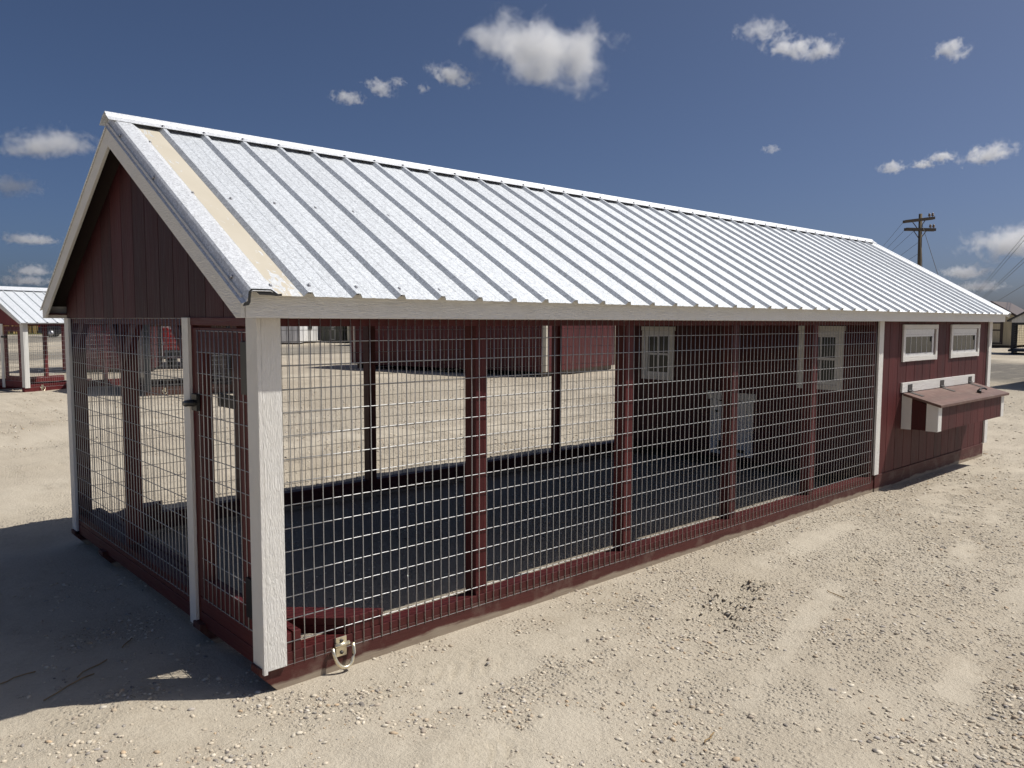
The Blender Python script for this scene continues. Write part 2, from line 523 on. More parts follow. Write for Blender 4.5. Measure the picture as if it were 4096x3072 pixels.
def ground_material():
    t = NT('pale_crushed_gravel')
    v = t.coord('Object')
    big = t.noise(v, 0.35, 5, 0.6, 0.4)
    mid = t.noise(v, 2.4, 6, 0.65, 0.3)
    fine = t.noise(v, 38, 5, 0.7)
    grit = t.noise(v, 210, 3, 0.6)
    # pebbles too small to pick out: two sizes of rounded cells, thicker in the stony patches
    d1 = t.vor(v, 46)
    d2 = t.vor(v, 110)
    c1 = t.n('ShaderNodeTexVoronoi')
    c1.inputs['Scale'].default_value = 46
    t.l(v, c1.inputs['Vector'])
    s1 = t.n('ShaderNodeSeparateColor')
    t.l(c1.outputs['Color'], s1.inputs[0])
    sp = t.n('ShaderNodeSeparateXYZ')
    t.l(v, sp.inputs[0])
    stony = t.math('ADD', t.rng(mid, 0.36, 0.6, -0.25, 0.75), t.rng(sp.outputs[0], -1.5, 5.0, -0.25, 0.45))
    fa = t.n('ShaderNodeAttribute', attribute_name='fines')
    fines = fa.outputs['Fac']
    stony = t.math('SUBTRACT', t.math('ADD', stony, 0.25), t.math('MULTIPLY', fines, 0.95))
    stony = t.rng(stony, 0.0, 1.0)
    dust = t.mix(t.rng(big, 0.35, 0.65), (0.53, 0.465, 0.36), (0.62, 0.56, 0.45))
    dust = t.mix(t.rng(fine, 0.3, 0.72), t.mix(0.5, dust, (0.38, 0.325, 0.25)), dust)
    peb = t.ramp(s1.outputs[0], [(0.0, (0.24, 0.21, 0.18)), (0.22, (0.42, 0.36, 0.28)), (0.55, (0.54, 0.475, 0.375)), (0.8, (0.46, 0.425, 0.37)), (1.0, (0.65, 0.6, 0.51))])
    in_cell = t.rng(d1, 0.25, 0.5, 1.0, 0.0)
    m = t.math('MULTIPLY', t.math('MULTIPLY', in_cell, stony), t.rng(s1.outputs[1], 0.15, 0.3))
    c = t.mix(t.math('MULTIPLY', m, 0.85), dust, peb)
    c = t.mix(t.math('MULTIPLY', t.rng(grit, 0.55, 0.7), 0.45), c, (0.25, 0.215, 0.17))
    c = t.mix(t.math('MULTIPLY', t.math('MULTIPLY', t.rng(fines, 0.1, 1.0), t.rng(fine, 0.3, 0.65, 0.5, 1.0)), 0.5), t.mix(0.2, c, (0.3, 0.25, 0.19)), (0.62, 0.56, 0.455))
    # grey crushed-stone lanes: one past the far end of the coop, one beyond the other coops
    wob = t.rng(t.noise(v, 0.12, 4, 0.6), 0.2, 0.8, -3.5, 3.5)
    lx = t.math('ADD', t.math('ADD', sp.outputs[0], t.math('MULTIPLY', sp.outputs[1], -0.35)), wob)
    lane = t.math('MULTIPLY', t.rng(lx, 20.5, 23.0, 0, 1, True), t.rng(lx, 31.0, 35.0, 1, 0, True))
    lane = t.math('MULTIPLY', lane, t.rng(sp.outputs[1], 12.0, 18.0, 1, 0))
    ly = t.math('ADD', sp.outputs[1], wob)
    lane2 = t.math('MULTIPLY', t.rng(ly, 29.0, 33.0, 0, 1, True), t.rng(ly, 40.0, 44.0, 1, 0, True))
    ly3 = t.math('MULTIPLY', t.rng(ly, 58.0, 62.0, 0, 1, True), t.rng(ly, 84.0, 90.0, 1, 0, True))
    lane = t.math('MAXIMUM', lane, t.math('MAXIMUM', t.math('MULTIPLY', lane2, 0.7), t.math('MULTIPLY', ly3, 0.8)))
    grey = t.mix(t.rng(mid, 0.3, 0.7), (0.085, 0.083, 0.08), (0.2, 0.185, 0.16))
    c = t.mix(t.math('MULTIPLY', lane, t.rng(mid, 0.25, 0.6, 0.55, 0.97)), c, grey)
    # tyre-polished pale streaks
    st = t.noise(t.coord('Object', (0.35, 2.2, 1), (0, 0, 0.15)), 1.0, 5, 0.6, 0.6)
    c = t.mix(t.rng(st, 0.55, 0.75, 0, 0.45), c, (0.5, 0.45, 0.36))
    far = t.rng(sp.outputs[1], 92.0, 96.0)
    c = t.mix(far, c, t.mix(t.noise(v, 0.5, 5, 0.6), (0.05, 0.07, 0.02), (0.13, 0.12, 0.04)))
    clod = t.noise(v, 95, 4, 0.6)
    hgt = t.math('ADD', t.math('MULTIPLY', m, 1.3), t.math('ADD', t.math('MULTIPLY', fine, 1.0), t.math('ADD', t.math('MULTIPLY', clod, 0.55), t.math('MULTIPLY', grit, 0.3))))
    hgt = t.math('SUBTRACT', hgt, t.math('MULTIPLY', t.math('MULTIPLY', d2, stony), 0.35))
    return t.done(c, 0.92, 0, t.bump(hgt, 0.75, 0.014), 0.1)
M['ground'] = ground_material()
gme = fast_mesh('ground', co, quads, 4)
gme.materials.append(M['ground'])
pa = gme.attributes.new('fines', 'FLOAT', 'POINT')
pa.data.foreach_set('value', compacted(X, Y).ravel().astype(np.float32))
ground = link(bpy.data.objects.new('ground', gme))
tag(ground, 'pale beige crushed gravel yard with dusty worn patches', None, None, 'structure')

# ------------------------------------------------------------------ main coop, in inches
W = 121.4            # outside width of the frame
YC = 60.5            # ridge line
RISE = 0.576         # roof slope
def roof_z(y):       # top of the sheet's flat, near slope
    return 63.9 + (y + 6.0) * RISE
RZ = roof_z(YC)
coop = empty('chicken_coop')
tag(coop, 'long barn red chicken coop with wire run and silver metal roof, largest in view', 'chicken coop')

# --- skids and sills
def skid(y0, y1, name='skid', x0=-1.2, x1=193.0, zt=0.68, zb=-4.0):
    return MB().prism([(x0, zt), (x0, -0.5), (x0 + 3.2, zb), (x1, zb), (x1, zt)], 'y', y0, y1).build(name, M['red_skid'], coop, 0.002)
skid(-0.05, 3.4)
skid(26.4, 29.9, x1=6.5)
skid(91.2, 94.7, x1=6.5)
skid(118.0, 121.4, x1=360)
MB().box(193.06, 240.0, -0.05, 3.4, -4.0, 0.68).build('skid', M['red_skid'], coop, 0.002)
B('skid', M['red_skid'], coop, 240.05, 360.2, -0.45, 3.0, -4.05, 2.35, 0.002)
sill_a = B('sill_plate', M['red_x'], coop, 0.2, 96.0, 0.0, 3.5, 0.72, 2.2, 0.002)
B('sill_plate', M['red_x'], coop, 96.08, 192.0, 0.02, 3.5, 0.72, 2.2, 0.002)
B('sill_plate', M['red_x'], coop, 192.08, 239.6, 0.0, 3.5, 0.72, 2.2, 0.002)
B('sill_plate', M['red_x'], coop, 6.7, 239.6, 117.9, 121.3, 0.72, 2.2, 0.002)
# end sill: stacked planks across the end
B('end_beam', M['red_y'], coop, 0.0, 1.45, 0.3, 121.0, -0.25, 2.55, 0.003)
B('end_beam', M['red_y'], coop, 0.05, 1.5, 0.3, 121.0, 2.62, 5.5, 0.003)
B('end_plank', M['red_y'], coop, 1.6, 3.3, 0.1, 121.0, 2.25, 5.45, 0.002)
B('end_plank', M['red_y'], coop, 3.4, 4.9, 0.1, 121.0, 2.25, 5.5, 0.002)
B('end_plank', M['red_y'], coop, 5.05, 6.55, 0.05, 121.0, 2.25, 5.7, 0.002)
# corner gussets, two layers, mitred flat against the sills
for my in (False, True):
    for lay, (za, zb) in enumerate(((2.24, 3.7), (3.74, 5.2))):
        poly = [(16.0, 0.15 + 0.1 * lay), (23.7, 0.15 + 0.1 * lay), (6.65, 16.6), (6.65, 8.9)]
        if my:
            poly = [(x, 121.3 - y) for x, y in poly]
        MB().prism(poly, 'z', za, zb).build('corner_gusset', M['red_x'], coop, 0.002)

# --- posts: two studs nailed together, seam left open
def post(x, y0, y1, z0=2.2, z1=58.6, parent=coop, mat='red_z'):
    w, g = 1.48, 0.05
    poly = [(x - w, y0), (x - g, y0), (x - g, y0 + 0.2), (x + g, y0 + 0.2), (x + g, y0 + 0.03), (x + w, y0 + 0.03),
            (x + w, y1), (x + g, y1), (x + g, y1 - 0.2), (x - g, y1 - 0.2), (x - g, y1), (x - w, y1)]
    return MB().prism(poly, 'z', z0, z1).build('post', M[mat], parent, 0.0015)
for k in range(1, 5):
    post(48 * k, 0.25, 3.7)
    post(48 * k, 117.6, 121.1)
B('corner_post', M['red_z'], coop, 0.35, 3.45, 0.25, 3.4, 5.6, 58.6)
B('corner_post', M['red_z'], coop, 0.35, 3.45, 117.8, 121.1, 5.75, 58.6)
B('stud', M['red_z'], coop, 0.3, 3.8, 74.5, 76.0, 5.75, 58.6)
B('stud', M['red_z'], coop, 0.3, 3.8, 29.6, 32.6, 5.75, 58.6)
B('stud', M['red_z'], coop, 236.4, 239.6, 0.3, 3.6, 2.2, 58.6)
B('stud', M['red_z'], coop, 236.4, 239.6, 117.8, 121.1, 2.2, 58.6)
# knee braces under the end header
def knee(y, s):
    poly = [(y, 48.6), (y, 52.8), (y + s * 6.0, 58.55), (y + s * 10.4, 58.55)]
    return MB().prism(poly, 'x', 0.6, 2.1).build('knee_brace', M['red_y'], coop, 0.0015)
knee(76.02, 1); knee(74.48, -1); knee(32.62, 1); knee(117.78, -1)
# headers
B('header', M['red_x'], coop, 0.3, 239.6, 0.3, 3.8, 58.62, 62.0)
B('header', M['red_x'], coop, 0.3, 239.6, 117.5, 121.0, 58.62, 62.0)
B('header', M['red_y'], coop, 0.25, 3.7, 3.9, 117.4, 58.62, 60.0)
B('door_header', M['red_y'], coop, -0.35, 0.2, 3.0, 29.2, 58.7, 60.1)

# --- white corner boards
B('corner_trim', M['trim_z'], coop, 0.02, 3.5, -0.72, -0.12, 0.2, 60.05, 0.002)
B('corner_trim', M['trim_z'], coop, -0.72, 0.0, -0.76, 3.5, -0.35, 60.05, 0.002)
B('corner_trim', M['trim_z'], coop, -0.72, 0.0, 118.0, 122.0, -0.2, 60.05, 0.002)
B('corner_trim', M['trim_z'], coop, 0.02, 3.5, 121.42, 122.0, 0.2, 60.05, 0.002)
B('jamb_trim', M['trim_z'], coop, -0.78, -0.1, 29.4, 32.6, -0.45, 60.1, 0.002)
B('jamb_board', M['red_z'], coop, -0.08, 1.2, 28.9, 31.6, 1.2, 59.9, 0.002)
B('wall_trim', M['trim_z'], coop, 238.6, 242.4, -0.85, -0.05, 2.7, 60.0, 0.002)
B('corner_trim', M['trim_z'], coop, 360.4, 364.4, -0.85, -0.05, 2.4, 60.0, 0.002)

# --- wire
wire_panel('wire_mesh', coop, 'y', -0.06, 3.0, 237.2, 0.0, 60.0, -1, first=5.15, zfirst=0.0)
wire_panel('wire_mesh', coop, 'y', W + 0.06, 3.0, 237.2, 0.0, 60.0, 1, first=5.4, zfirst=0.3)
wire_panel('wire_mesh', coop, 'x', -0.06, 32.2, 118.2, 4.0, 60.0, -1, first=33.2, zfirst=4.0)

# --- end door
door = B('door', M['red_z'], coop, 0.0, 1.45, 25.6, 29.0, 5.7, 58.2)
B('stile', M['red_z'], door, 0.0, 1.45, 4.9, 8.7, 5.7, 58.2)
B('rail', M['red_y'], door, 0.05, 1.4, 8.72, 25.58, 53.6, 58.2)
B('rail', M['red_y'], door, 0.05, 1.4, 8.72, 25.58, 5.7, 9.3)
wire_panel('wire_mesh', door, 'x', -0.06, 3.9, 27.2, 5.6, 57.8, -1, first=4.3, zfirst=5.6, uz=4.0)
h = MB().box(-0.5, 0.0, 3.55, 6.4, 47.0, 56.0)
h.build('hinge', M['black'], door, 0.001)
MB().box(-0.5, 0.0, 3.55, 6.4, 8.0, 15.0).build('hinge', M['black'], door, 0.001)
lt = MB().tube([(-0.9, 31.2, 43.5), (-1.5, 29.5, 43.6), (-1.9, 27.5, 43.9), (-1.8, 24.4, 44.2)], 0.62, 8)
lt = lt.build('latch', M['black'], door)
MB().tube([(-0.92, 30.9, 43.5), (-1.1, 31.35, 43.48)], 0.35, 10).build('lock_barrel', M['steel'], lt)
B('latch_plate', M['black'], lt, -0.75, -0.05, 26.0, 28.6, 42.4, 45.6)
B('latch_bar', M['black'], lt, 1.5, 2.0, 14.5, 21.5, 43.6, 46.0)

# --- gable above the door: grooved siding boards
def gable_boards(x0, x1, mat, outward, name='siding_board', lo=60.0, first=-2.1, step=8.06, gap=0.26, drop=2.1):
    y = first
    while y < W + 3:
        a, b = max(y, 0.1), min(y + step - gap, W - 0.1)
        if b - a > 0.3:
            poly = [(a, lo), (b, lo), (b, min(roof_z(b), roof_z(2 * YC - b)) - drop)]
            if a < YC < b:
                poly.append((YC, RZ - drop))
            poly.append((a, min(roof_z(a), roof_z(2 * YC - a)) - drop))
            if min(poly[2][1], poly[-1][1]) > lo + 0.2:
                MB().prism(poly, 'x', x0, x1).build(name, M[mat], wall_end, 0.0012)
        y += step
wall_end = MB().prism([(0.2, 60.08), (W - 0.2, 60.08), (W - 0.2, 64), (YC, RZ - 3.0), (0.2, 64)], 'x', 0.42, 1.2).build('gable_wall', M['red_gable_shaded'], coop)
gable_boards(-0.12, 0.4, 'red_gable_shaded', -1)

# --- coop room: side wall, partition, far walls
wall_side = B('side_wall', M['red_siding'], coop, 240.2, 363.0, 0.42, 1.2, 2.4, 61.5, 0)
x = 233.3
while x < 361:
    a, b = max(x, 242.3), min(x + 7.95, 360.2)
    if b - a > 0.4:
        B('siding_board', M['red_siding'], wall_side, a, b, -0.08, 0.4, 2.42, 60.6, 0.0012)
    x += 8.22
wall_part = B('partition_wall', M['red_siding'], coop, 240.35, 241.2, 3.8, 117.6, 0.7, 66.0, 0)
y = 3.9
while y < 117:
    B('siding_board', M['red_siding'], wall_part, 239.7, 240.33, y, min(y + 7.9, 117.4), 0.75, 65.0, 0.0012)
    y += 8.06
wall_far = B('rear_wall', M['red_siding'], coop, 363.1, 364.2, -0.02, W, 2.4, 62.0, 0)
MB().prism([(0.2, 62.05), (W - 0.2, 62.05), (W - 0.2, 64), (YC, RZ - 3.0), (0.2, 64)], 'x', 363.1, 364.2).build('gable_wall', M['red_siding'], coop)
wall_back = B('back_wall', M['red_siding'], coop, 240.2, 363.0, W - 0.9, W - 0.1, 0.7, 61.5, 0)
B('room_floor', M['dark_wood'], coop, 240.5, 363.0, 1.3, 120.4, 0.75, 1.6, 0)

# --- windows of the room wall
def side_window(x0, x1, z0, z1):
    w = B('window', M['trim_x'], coop, x0 - 0.1, x1 + 0.1, -0.85, -0.1, z1 - 1.75, z1, 0.0015)      # head board
    B('window_trim', M['trim_x'], w, x0 + 2.05, x1 - 2.05, -0.78, -0.1, z0, z0 + 1.9, 0.0015)
    B('window_trim', M['trim_z'], w, x0, x0 + 2.0, -0.8, -0.1, z0 - 0.1, z1 - 1.8, 0.0015)
    B('window_trim', M['trim_z'], w, x1 - 2.0, x1, -0.8, -0.1, z0 - 0.1, z1 - 1.8, 0.0015)
    a, b, c, d = x0 + 2.05, x1 - 3.6, z0 + 1.95, z1 - 1.8
    B('sash', M['vinyl'], w, a, b, -0.5, -0.1, d - 2.1, d - 0.05, 0.001)
    B('sash', M['vinyl'], w, a, b, -0.42, -0.1, d - 3.0, d - 2.15, 0.001)
    B('sash', M['vinyl'], w, a, b, -0.5, -0.1, c, c + 1.15, 0.001)
    B('sash', M['vinyl'], w, a, a + 0.9, -0.45, -0.1, c + 1.17, d - 3.02, 0.001)
    B('sash', M['vinyl'], w, b - 1.6, b, -0.45, -0.1, c + 1.17, d - 3.02, 0.001)
    pa, pb, n = a + 0.9, b - 1.6, 5
    for i in range(n):
        u, v = pa + (pb - pa) * i / n, pa + (pb - pa) * (i + 1) / n
        B('pane', M['glass'], w, u + 0.02, v - 0.02, -0.2, -0.14, c + 1.17, d - 3.02, 0)
        if i:
            B('muntin', M['vinyl'], w, u - 0.16, u + 0.16, -0.28, -0.22, c + 1.17, d - 3.02, 0.0005)
    B('sash_latch', M['vinyl'], w, b - 2.5, b - 1.5, -0.7, -0.46, d - 5.2, d - 3.2, 0.001)
    return w
side_window(260.8, 296.0, 44.4, 58.8)
side_window(311.6, 347.4, 44.4, 58.8)

# --- windows and hatch of the partition, seen through the run
def part_window(y0, y1, z0, z1):
    w = B('window', M['trim_y'], coop, 238.85, 239.66, y0 - 0.4, y1 + 0.4, z1 - 1.9, z1, 0.0015)
    B('window_trim', M['trim_y'], w, 238.9, 239.66, y0 + 2.05, y1 - 2.05, z0, z0 + 1.95, 0.0015)
    B('window_trim', M['trim_z'], w, 238.92, 239.66, y0, y0 + 2.0, z0, z1 - 1.95, 0.0015)
    B('window_trim', M['trim_z'], w, 238.92, 239.66, y1 - 2.0, y1, z0, z1 - 1.95, 0.0015)
    a, b, c, d = y0 + 2.05, y1 - 2.05, z0 + 2.0, z1 - 1.95
    B('sash', M['vinyl'], w, 239.1, 239.66, a, b, d - 2.4, d, 0.001)
    B('sash', M['vinyl'], w, 239.1, 239.66, a, b, c, c + 1.6, 0.001)
    B('sash', M['vinyl'], w, 239.15, 239.66, a, a + 1.3, c + 1.62, d - 2.42, 0.001)
    B('sash', M['vinyl'], w, 239.15, 239.66, b - 1.3, b, c + 1.62, d - 2.42, 0.001)
    mz = (c + d) / 2 - 0.4
    B('sash', M['vinyl'], w, 239.2, 239.66, a + 1.32, b - 1.32, mz - 0.5, mz + 0.5, 0.001)
    my = (a + b) / 2
    for u, v in ((a + 1.32, my - 0.3), (my + 0.3, b - 1.32)):
        B('pane', M['glass'], w, 239.5, 239.58, u, v, c + 1.62, mz - 0.52, 0)
        B('pane', M['glass'], w, 239.5, 239.58, u, v, mz + 0.52, d - 2.42, 0)
    B('muntin', M['vinyl'], w, 239.3, 239.5, my - 0.3, my + 0.3, c + 1.62, mz - 0.52, 0)
    B('muntin', M['vinyl'], w, 239.3, 239.5, my - 0.3, my + 0.3, mz + 0.52, d - 2.42, 0)
    return w
part_window(91.1, 109.3, 32.8, 57.4)
part_window(12.8, 30.9, 33.4, 58.2)
hatch = B('hatch', M['trim_y'], coop, 238.8, 239.66, 49.4, 72.2, 26.0, 29.5, 0.0015)
B('hatch_trim', M['trim_z'], hatch, 238.85, 239.66, 50.2, 54.0, 2.5, 25.95, 0.0015)
B('hatch_trim', M['trim_z'], hatch, 238.85, 239.66, 67.3, 71.0, 2.5, 25.95, 0.0015)
B('hatch_trim', M['trim_y'], hatch, 238.9, 239.66, 54.05, 67.25, 2.5, 3.8, 0.0015)
B('hatch_dark_panel', M['foam_and_hole'], hatch, 239.4, 239.66, 54.05, 67.25, 3.85, 25.9, 0)  # solid black panel; its colour stands in for the unlit hole
B('hatch_door', M['vinyl'], hatch, 238.95, 239.35, 57.7, 66.9, 8.4, 25.4, 0.001)
B('hatch_door', M['vinyl'], hatch, 238.6, 238.9, 53.6, 57.9, 5.3, 25.8, 0.001)
B('hatch_hook', M['black'], hatch, 238.5, 238.82, 66.6, 68.4, 20.6, 21.3, 0)

# --- nest box on the side wall
NX0, NX1, NY, NB = 263.2, 341.2, -13.4, 18.0
nest = MB().prism([(-0.12, NB + 0.1), (NY + 0.45, NB + 0.1), (NY + 0.45, 27.0), (-0.12, 31.2)], 'x', NX0 + 0.5, NX1 - 0.5).build('nest_box', M['red_siding'], coop)
for ox, sg in ((NX0, 1), (NX1, -1)):
    MB().prism([(-0.1, NB), (-3.7, NB), (-3.7, 30.5), (-0.1, 31.5)], 'x', ox - sg * 0.12, ox + sg * 0.48).build('nest_trim', M['trim_z'], nest, 0.0015)
    MB().prism([(-9.3, NB), (NY - 0.1, NB), (NY - 0.1, 27.6), (-9.3, 28.8)], 'x', ox - sg * 0.12, ox + sg * 0.48).build('nest_trim', M['trim_z'], nest, 0.0015)
    a, b = sorted((ox, ox + sg * 3.6))
    B('nest_trim', M['trim_z'], nest, a + (0 if sg > 0 else 0), b, NY - 0.22, NY + 0.42, NB + 0.05, 27.4, 0.0015)
x = NX0 + 3.7
while x < NX1 - 3.8:
    B('siding_board', M['red_siding'], nest, x, min(x + 8.06, NX1 - 3.7), NY + 0.0, NY + 0.43, NB + 0.12, 27.3, 0.0012)
    x += 8.2
lid = MB().prism([(-0.9, 31.2), (-0.9, 32.15), (-14.9, 28.45), (-14.9, 27.45)], 'x', 261.9, 343.6).build('nest_lid', M['red_lid'], nest, 0.002)
B('hinge_board', M['trim_x'], nest, 261.2, 343.0, -0.85, -0.1, 32.3, 36.1, 0.0015)
def lid_z(y):
    return 32.15 + (y + 0.9) * (3.7 / 14.0)
for hx in (266.5, 300.5, 334.5):
    hg = B('hinge', M['hinge'], nest, hx, hx + 4.0, -1.05, -0.87, 32.9, 35.3, 0.0006)
    MB().tube([(hx, -1.15, 32.75), (hx + 4.0, -1.15, 32.75)], 0.28, 8).build('hinge_pin', M['hinge'], hg)
    MB().prism([(-1.2, lid_z(-1.2) + 0.05), (-1.2, lid_z(-1.2) + 0.2), (-6.0, lid_z(-6.0) + 0.2), (-6.0, lid_z(-6.0) + 0.05)], 'x', hx + 0.7, hx + 3.2).build('hinge_leaf', M['hinge'], hg)
hz = lid_z(-10.5)
hd = MB().tube([(318.0, -10.5, hz), (318.1, -10.4, hz + 1.3)], 1.05, 10, taper=0.8).build('lid_latch', M['black'], nest)
MB().tube([(318.0, -10.4, hz + 1.2), (319.4, -10.6, hz + 1.75), (322.5, -11.0, hz + 1.85), (324.2, -11.4, hz + 1.35)], 0.42, 8).build('lid_lever', M['black'], hd)

# --- tie-down ring on the skid
ring = MB()
ring.box(13.2, 15.4, -0.3, -0.12, -1.3, 2.3)
dr = ring.build('tie_down', M['zinc'], coop, 0.002)
MB().tube([(12.9, -0.5, 0.9), (15.8, -0.5, 0.9)], 0.42, 10).build('ring_clip', M['zinc'], dr)
pts = []
for i in range(15):
    a = math.pi * i / 14
    pts.append((14.35 - 2.1 * math.cos(a), -0.75 - 1.1 * math.sin(a) ** 0.8, 0.8 - 3.7 * math.sin(a) ** 0.85))
MB().tube(pts, 0.34, 8).build('ring', M['zinc'], dr)
for z in (-0.6, 1.6):
    MB().tube([(14.3, -0.3, z), (14.3, -0.5, z)], 0.33, 6).build('bolt', M['hinge'], dr)

# --- roof
roof = MB()
for s in (1, -1):
    f = lambda y, s=s: y if s > 0 else 2 * YC - y
    roof.prism([(f(-4.2), roof_z(-4.2) - 0.9), (YC, RZ - 0.9), (YC, RZ - 1.7), (f(-4.2), roof_z(-4.2) - 1.7)], 'x', -4.3, 367.6)
roof = roof.build('roof', M['dark_wood'], coop)
EX0, EX1 = -4.0, 368.4
def sheet_profile(xa, xb, first_rib):
    """Cross-section of a roofing sheet along x: (x, height over the flat)."""
    out = [(xa, 0.0)]
    k = first_rib - 9
    while k < xb + 9:
        for dx, hh in ((-1.05, 0), (-0.4, 0.82), (0.36, 0.82), (0.95, 0), (2.75, 0), (2.95, 0.055), (3.45, 0.055), (3.65, 0), (5.4, 0), (5.6, 0.055), (6.1, 0.055), (6.3, 0)):
            if xa + 0.02 < k + dx < xb - 0.02 and k > 0:
                out.append((k + dx, hh))
        k += 9
    out.append((xb, 0.0))
    return sorted(out)
def roof_sheet(xa, xb, side, mat, y_low=-6.7, lift=0.0):
    prof = sheet_profile(xa, xb, 5.7)
    nrm = (-RISE / math.hypot(1, RISE), 1 / math.hypot(1, RISE))
    b = MB()
    n = len(prof)
    vs_ = []
    ys = (y_low, 18.0, 40.0, YC - 2.4)
    for off in (0.0, -0.05):
        for yy in ys:
            for px_, hh in prof:
                yv = yy + nrm[0] * (hh + off + lift)
                zv = roof_z(yy) + nrm[1] * (hh + off + lift)
                vs_.append((px_, yv if side > 0 else 2 * YC - yv, zv))
    fs = []
    m = len(ys)
    for layer in (0, 1):
        for j in range(m - 1):
            for i in range(n - 1):
                o_ = layer * m * n + j * n + i
                fs.append((o_, o_ + 1, o_ + n + 1, o_ + n))
    L0, L1 = 0, m * n
    for i in range(n - 1):
        fs.append((L0 + i, L0 + i + 1, L1 + i + 1, L1 + i))
        e = (m - 1) * n
        fs.append((L0 + e + i, L0 + e + i + 1, L1 + e + i + 1, L1 + e + i))
    for j in range(m - 1):
        fs.append((L0 + j * n, L0 + j * n + n, L1 + j * n + n, L1 + j * n))
        fs.append((L0 + j * n + n - 1, L0 + j * n + 2 * n - 1, L1 + j * n + 2 * n - 1, L1 + j * n + n - 1))
    b.add(vs_, fs)
    return b.build('roof_sheet', M[mat], roof)
for side in (1, -1):
    roof_sheet(-0.6, 4.62, side, 'roof_tan')
    xa, i = 4.64, 0
    while xa < EX1:
        xb = min(xa + 36.0, EX1)
        roof_sheet(xa, xb, side, 'roof', lift=0.012 * (i % 2))
        xa += 36.0
        i += 1
# ridge cap: bent crown, two flanges lying on the ribs, hemmed edges
def slope_pt(s_, n_):
    """s_: inches down the near slope from the ridge line, n_: inches off the sheet's flat."""
    q = math.hypot(1, RISE)
    return (YC - s_ / q - n_ * RISE / q, RZ - s_ * RISE / q + n_ / q)
cap_half = [(0.0, 1.5), (1.1, 1.25), (1.3, 1.1), (3.0, 1.0), (3.4, 0.97), (3.4, 0.9), (3.0, 0.92), (1.25, 1.03), (0.0, 1.4)]
outl = [slope_pt(*p) for p in cap_half]
poly = outl[:5] + outl[5:-1] + [outl[-1]]
mir = [(2 * YC - y_, z_) for y_, z_ in poly]
MB().prism(poly + mir[::-1][1:-1], 'x', -5.6, 369.2).build('ridge_cap', M['flash'], roof)
# rake flashings and rake boards on both ends
def rake(side, near):
    f = (lambda p: p) if side > 0 else (lambda p: (2 * YC - p[0], p[1]))
    prof = [(-5.45, -1.5), (-5.2, -1.35), (-4.75, -1.1), (-4.45, 0.45), (-4.1, 0.82), (-1.1, 0.82), (-0.85, 0.7), (0.15, 0.1), (0.35, 0.1), (0.3, 0.02), (-0.9, 0.6), (-1.1, 0.72), (-4.05, 0.72), (-4.35, 0.38), (-4.62, -1.2), (-5.3, -1.62)]
    q = math.hypot(1, RISE)
    b = MB()
    vs_ = []
    for yy in (-6.75, YC):
        for px_, n_ in prof:
            y_, z_ = yy, roof_z(yy) + n_ * q if yy == YC else roof_z(yy) + n_
            if yy != YC:
                y_, z_ = yy - n_ * RISE / q, roof_z(yy) + n_ / q
            xx = px_ if near else 364.4 - px_
            vs_.append((xx, *f((y_, z_))))
    n = len(prof)
    b.add(vs_, [(i, (i + 1) % n, n + (i + 1) % n, n + i) for i in range(n)] + [tuple(range(n)), tuple(range(2 * n - 1, n - 1, -1))])
    b.build('rake_flashing', M['flash'], roof)
    lowz = lambda y_: 60.0 + (y_ + 2.8) * RISE
    pl = [(-4.85, 60.0), (-2.8, 60.0), (YC - 0.02, lowz(YC)), (YC - 0.02, RZ - 0.85), (-4.85, roof_z(-4.85) - 0.95)]
    pl = [f(p) for p in pl]
    xa, xb = (-5.05, -4.36) if near else (367.7, 368.3)
    MB().prism(pl, 'x', xa, xb).build('rake_board', M['trim_y'], coop, 0.002)
for side in (1, -1):
    rake(side, True)
    rake(side, False)
for y0, y1 in ((-5.0, -4.3), (2 * YC + 4.3, 2 * YC + 5.0)):
    B('fascia_board', M['trim_x'], coop, -4.34, 367.65, y0, y1, 60.0, 64.1 if y0 < 0 else 64.1, 0.002)
B('soffit', M['red_x'], coop, -4.2, 367.5, -4.28, -0.1, 60.9, 61.3, 0)
B('soffit', M['red_x'], coop, -4.2, 367.5, 2 * YC + 0.8, 2 * YC + 4.28, 60.9, 61.3, 0)
# dark foam closure filling the eave end of the near rake flashing
fo = [(-5.6, -1.75), (-5.3, -1.2), (-4.75, -0.95), (-4.6, 0.5), (-4.15, 0.95), (-1.1, 0.95), (-0.8, 0.8), (0.15, 0.2), (0.75, 0.3), (0.75, -0.05), (-0.2, -0.1), (-1.0, 0.0), (-2.9, 0.05), (-3.4, 0.5), (-4.05, 0.55), (-4.3, 0.3), (-4.45, -1.15), (-4.7, -1.6)]
MB().prism([(x_, roof_z(-6.8) + n_ + 0.1) for x_, n_ in fo], 'y', -7.05, -6.8).build('closure_strip', M['foam_and_hole'], roof)
# screws with washers: rows across the sheets, on the cap, on the rake flashing
sm = MB(False)
sm.tube([(0, 0, 0), (0, 0, 0.0022)], 0.0095, 8)
sm.tube([(0, 0, 0.0022), (0, 0, 0.008)], 0.0055, 6)
screw_me = sm.mesh('screw', M['steel'])
ang = math.atan(RISE)
def screw(x_, s_, n_, side=1):
    y_, z_ = slope_pt(s_, n_)
    if side < 0:
        y_ = 2 * YC - y_
    o = bpy.data.objects.new('screw', screw_me)
    link(o, roof)
    o.location = (x_ * IN, y_ * IN, (z_ + GZ) * IN)
    o.rotation_euler = (ang * side, 0, 0)
LEN = (YC + 6.2) * math.hypot(1, RISE)
for k in range(0, 41):
    xr = 5.7 + 9 * k
    for s_ in ((LEN - 3.2,) if k > 24 else (LEN - 3.2, LEN * 0.5)):
        screw(xr + 1.6, s_, 0.03)
    screw(xr - 0.2, 2.7, 1.04)
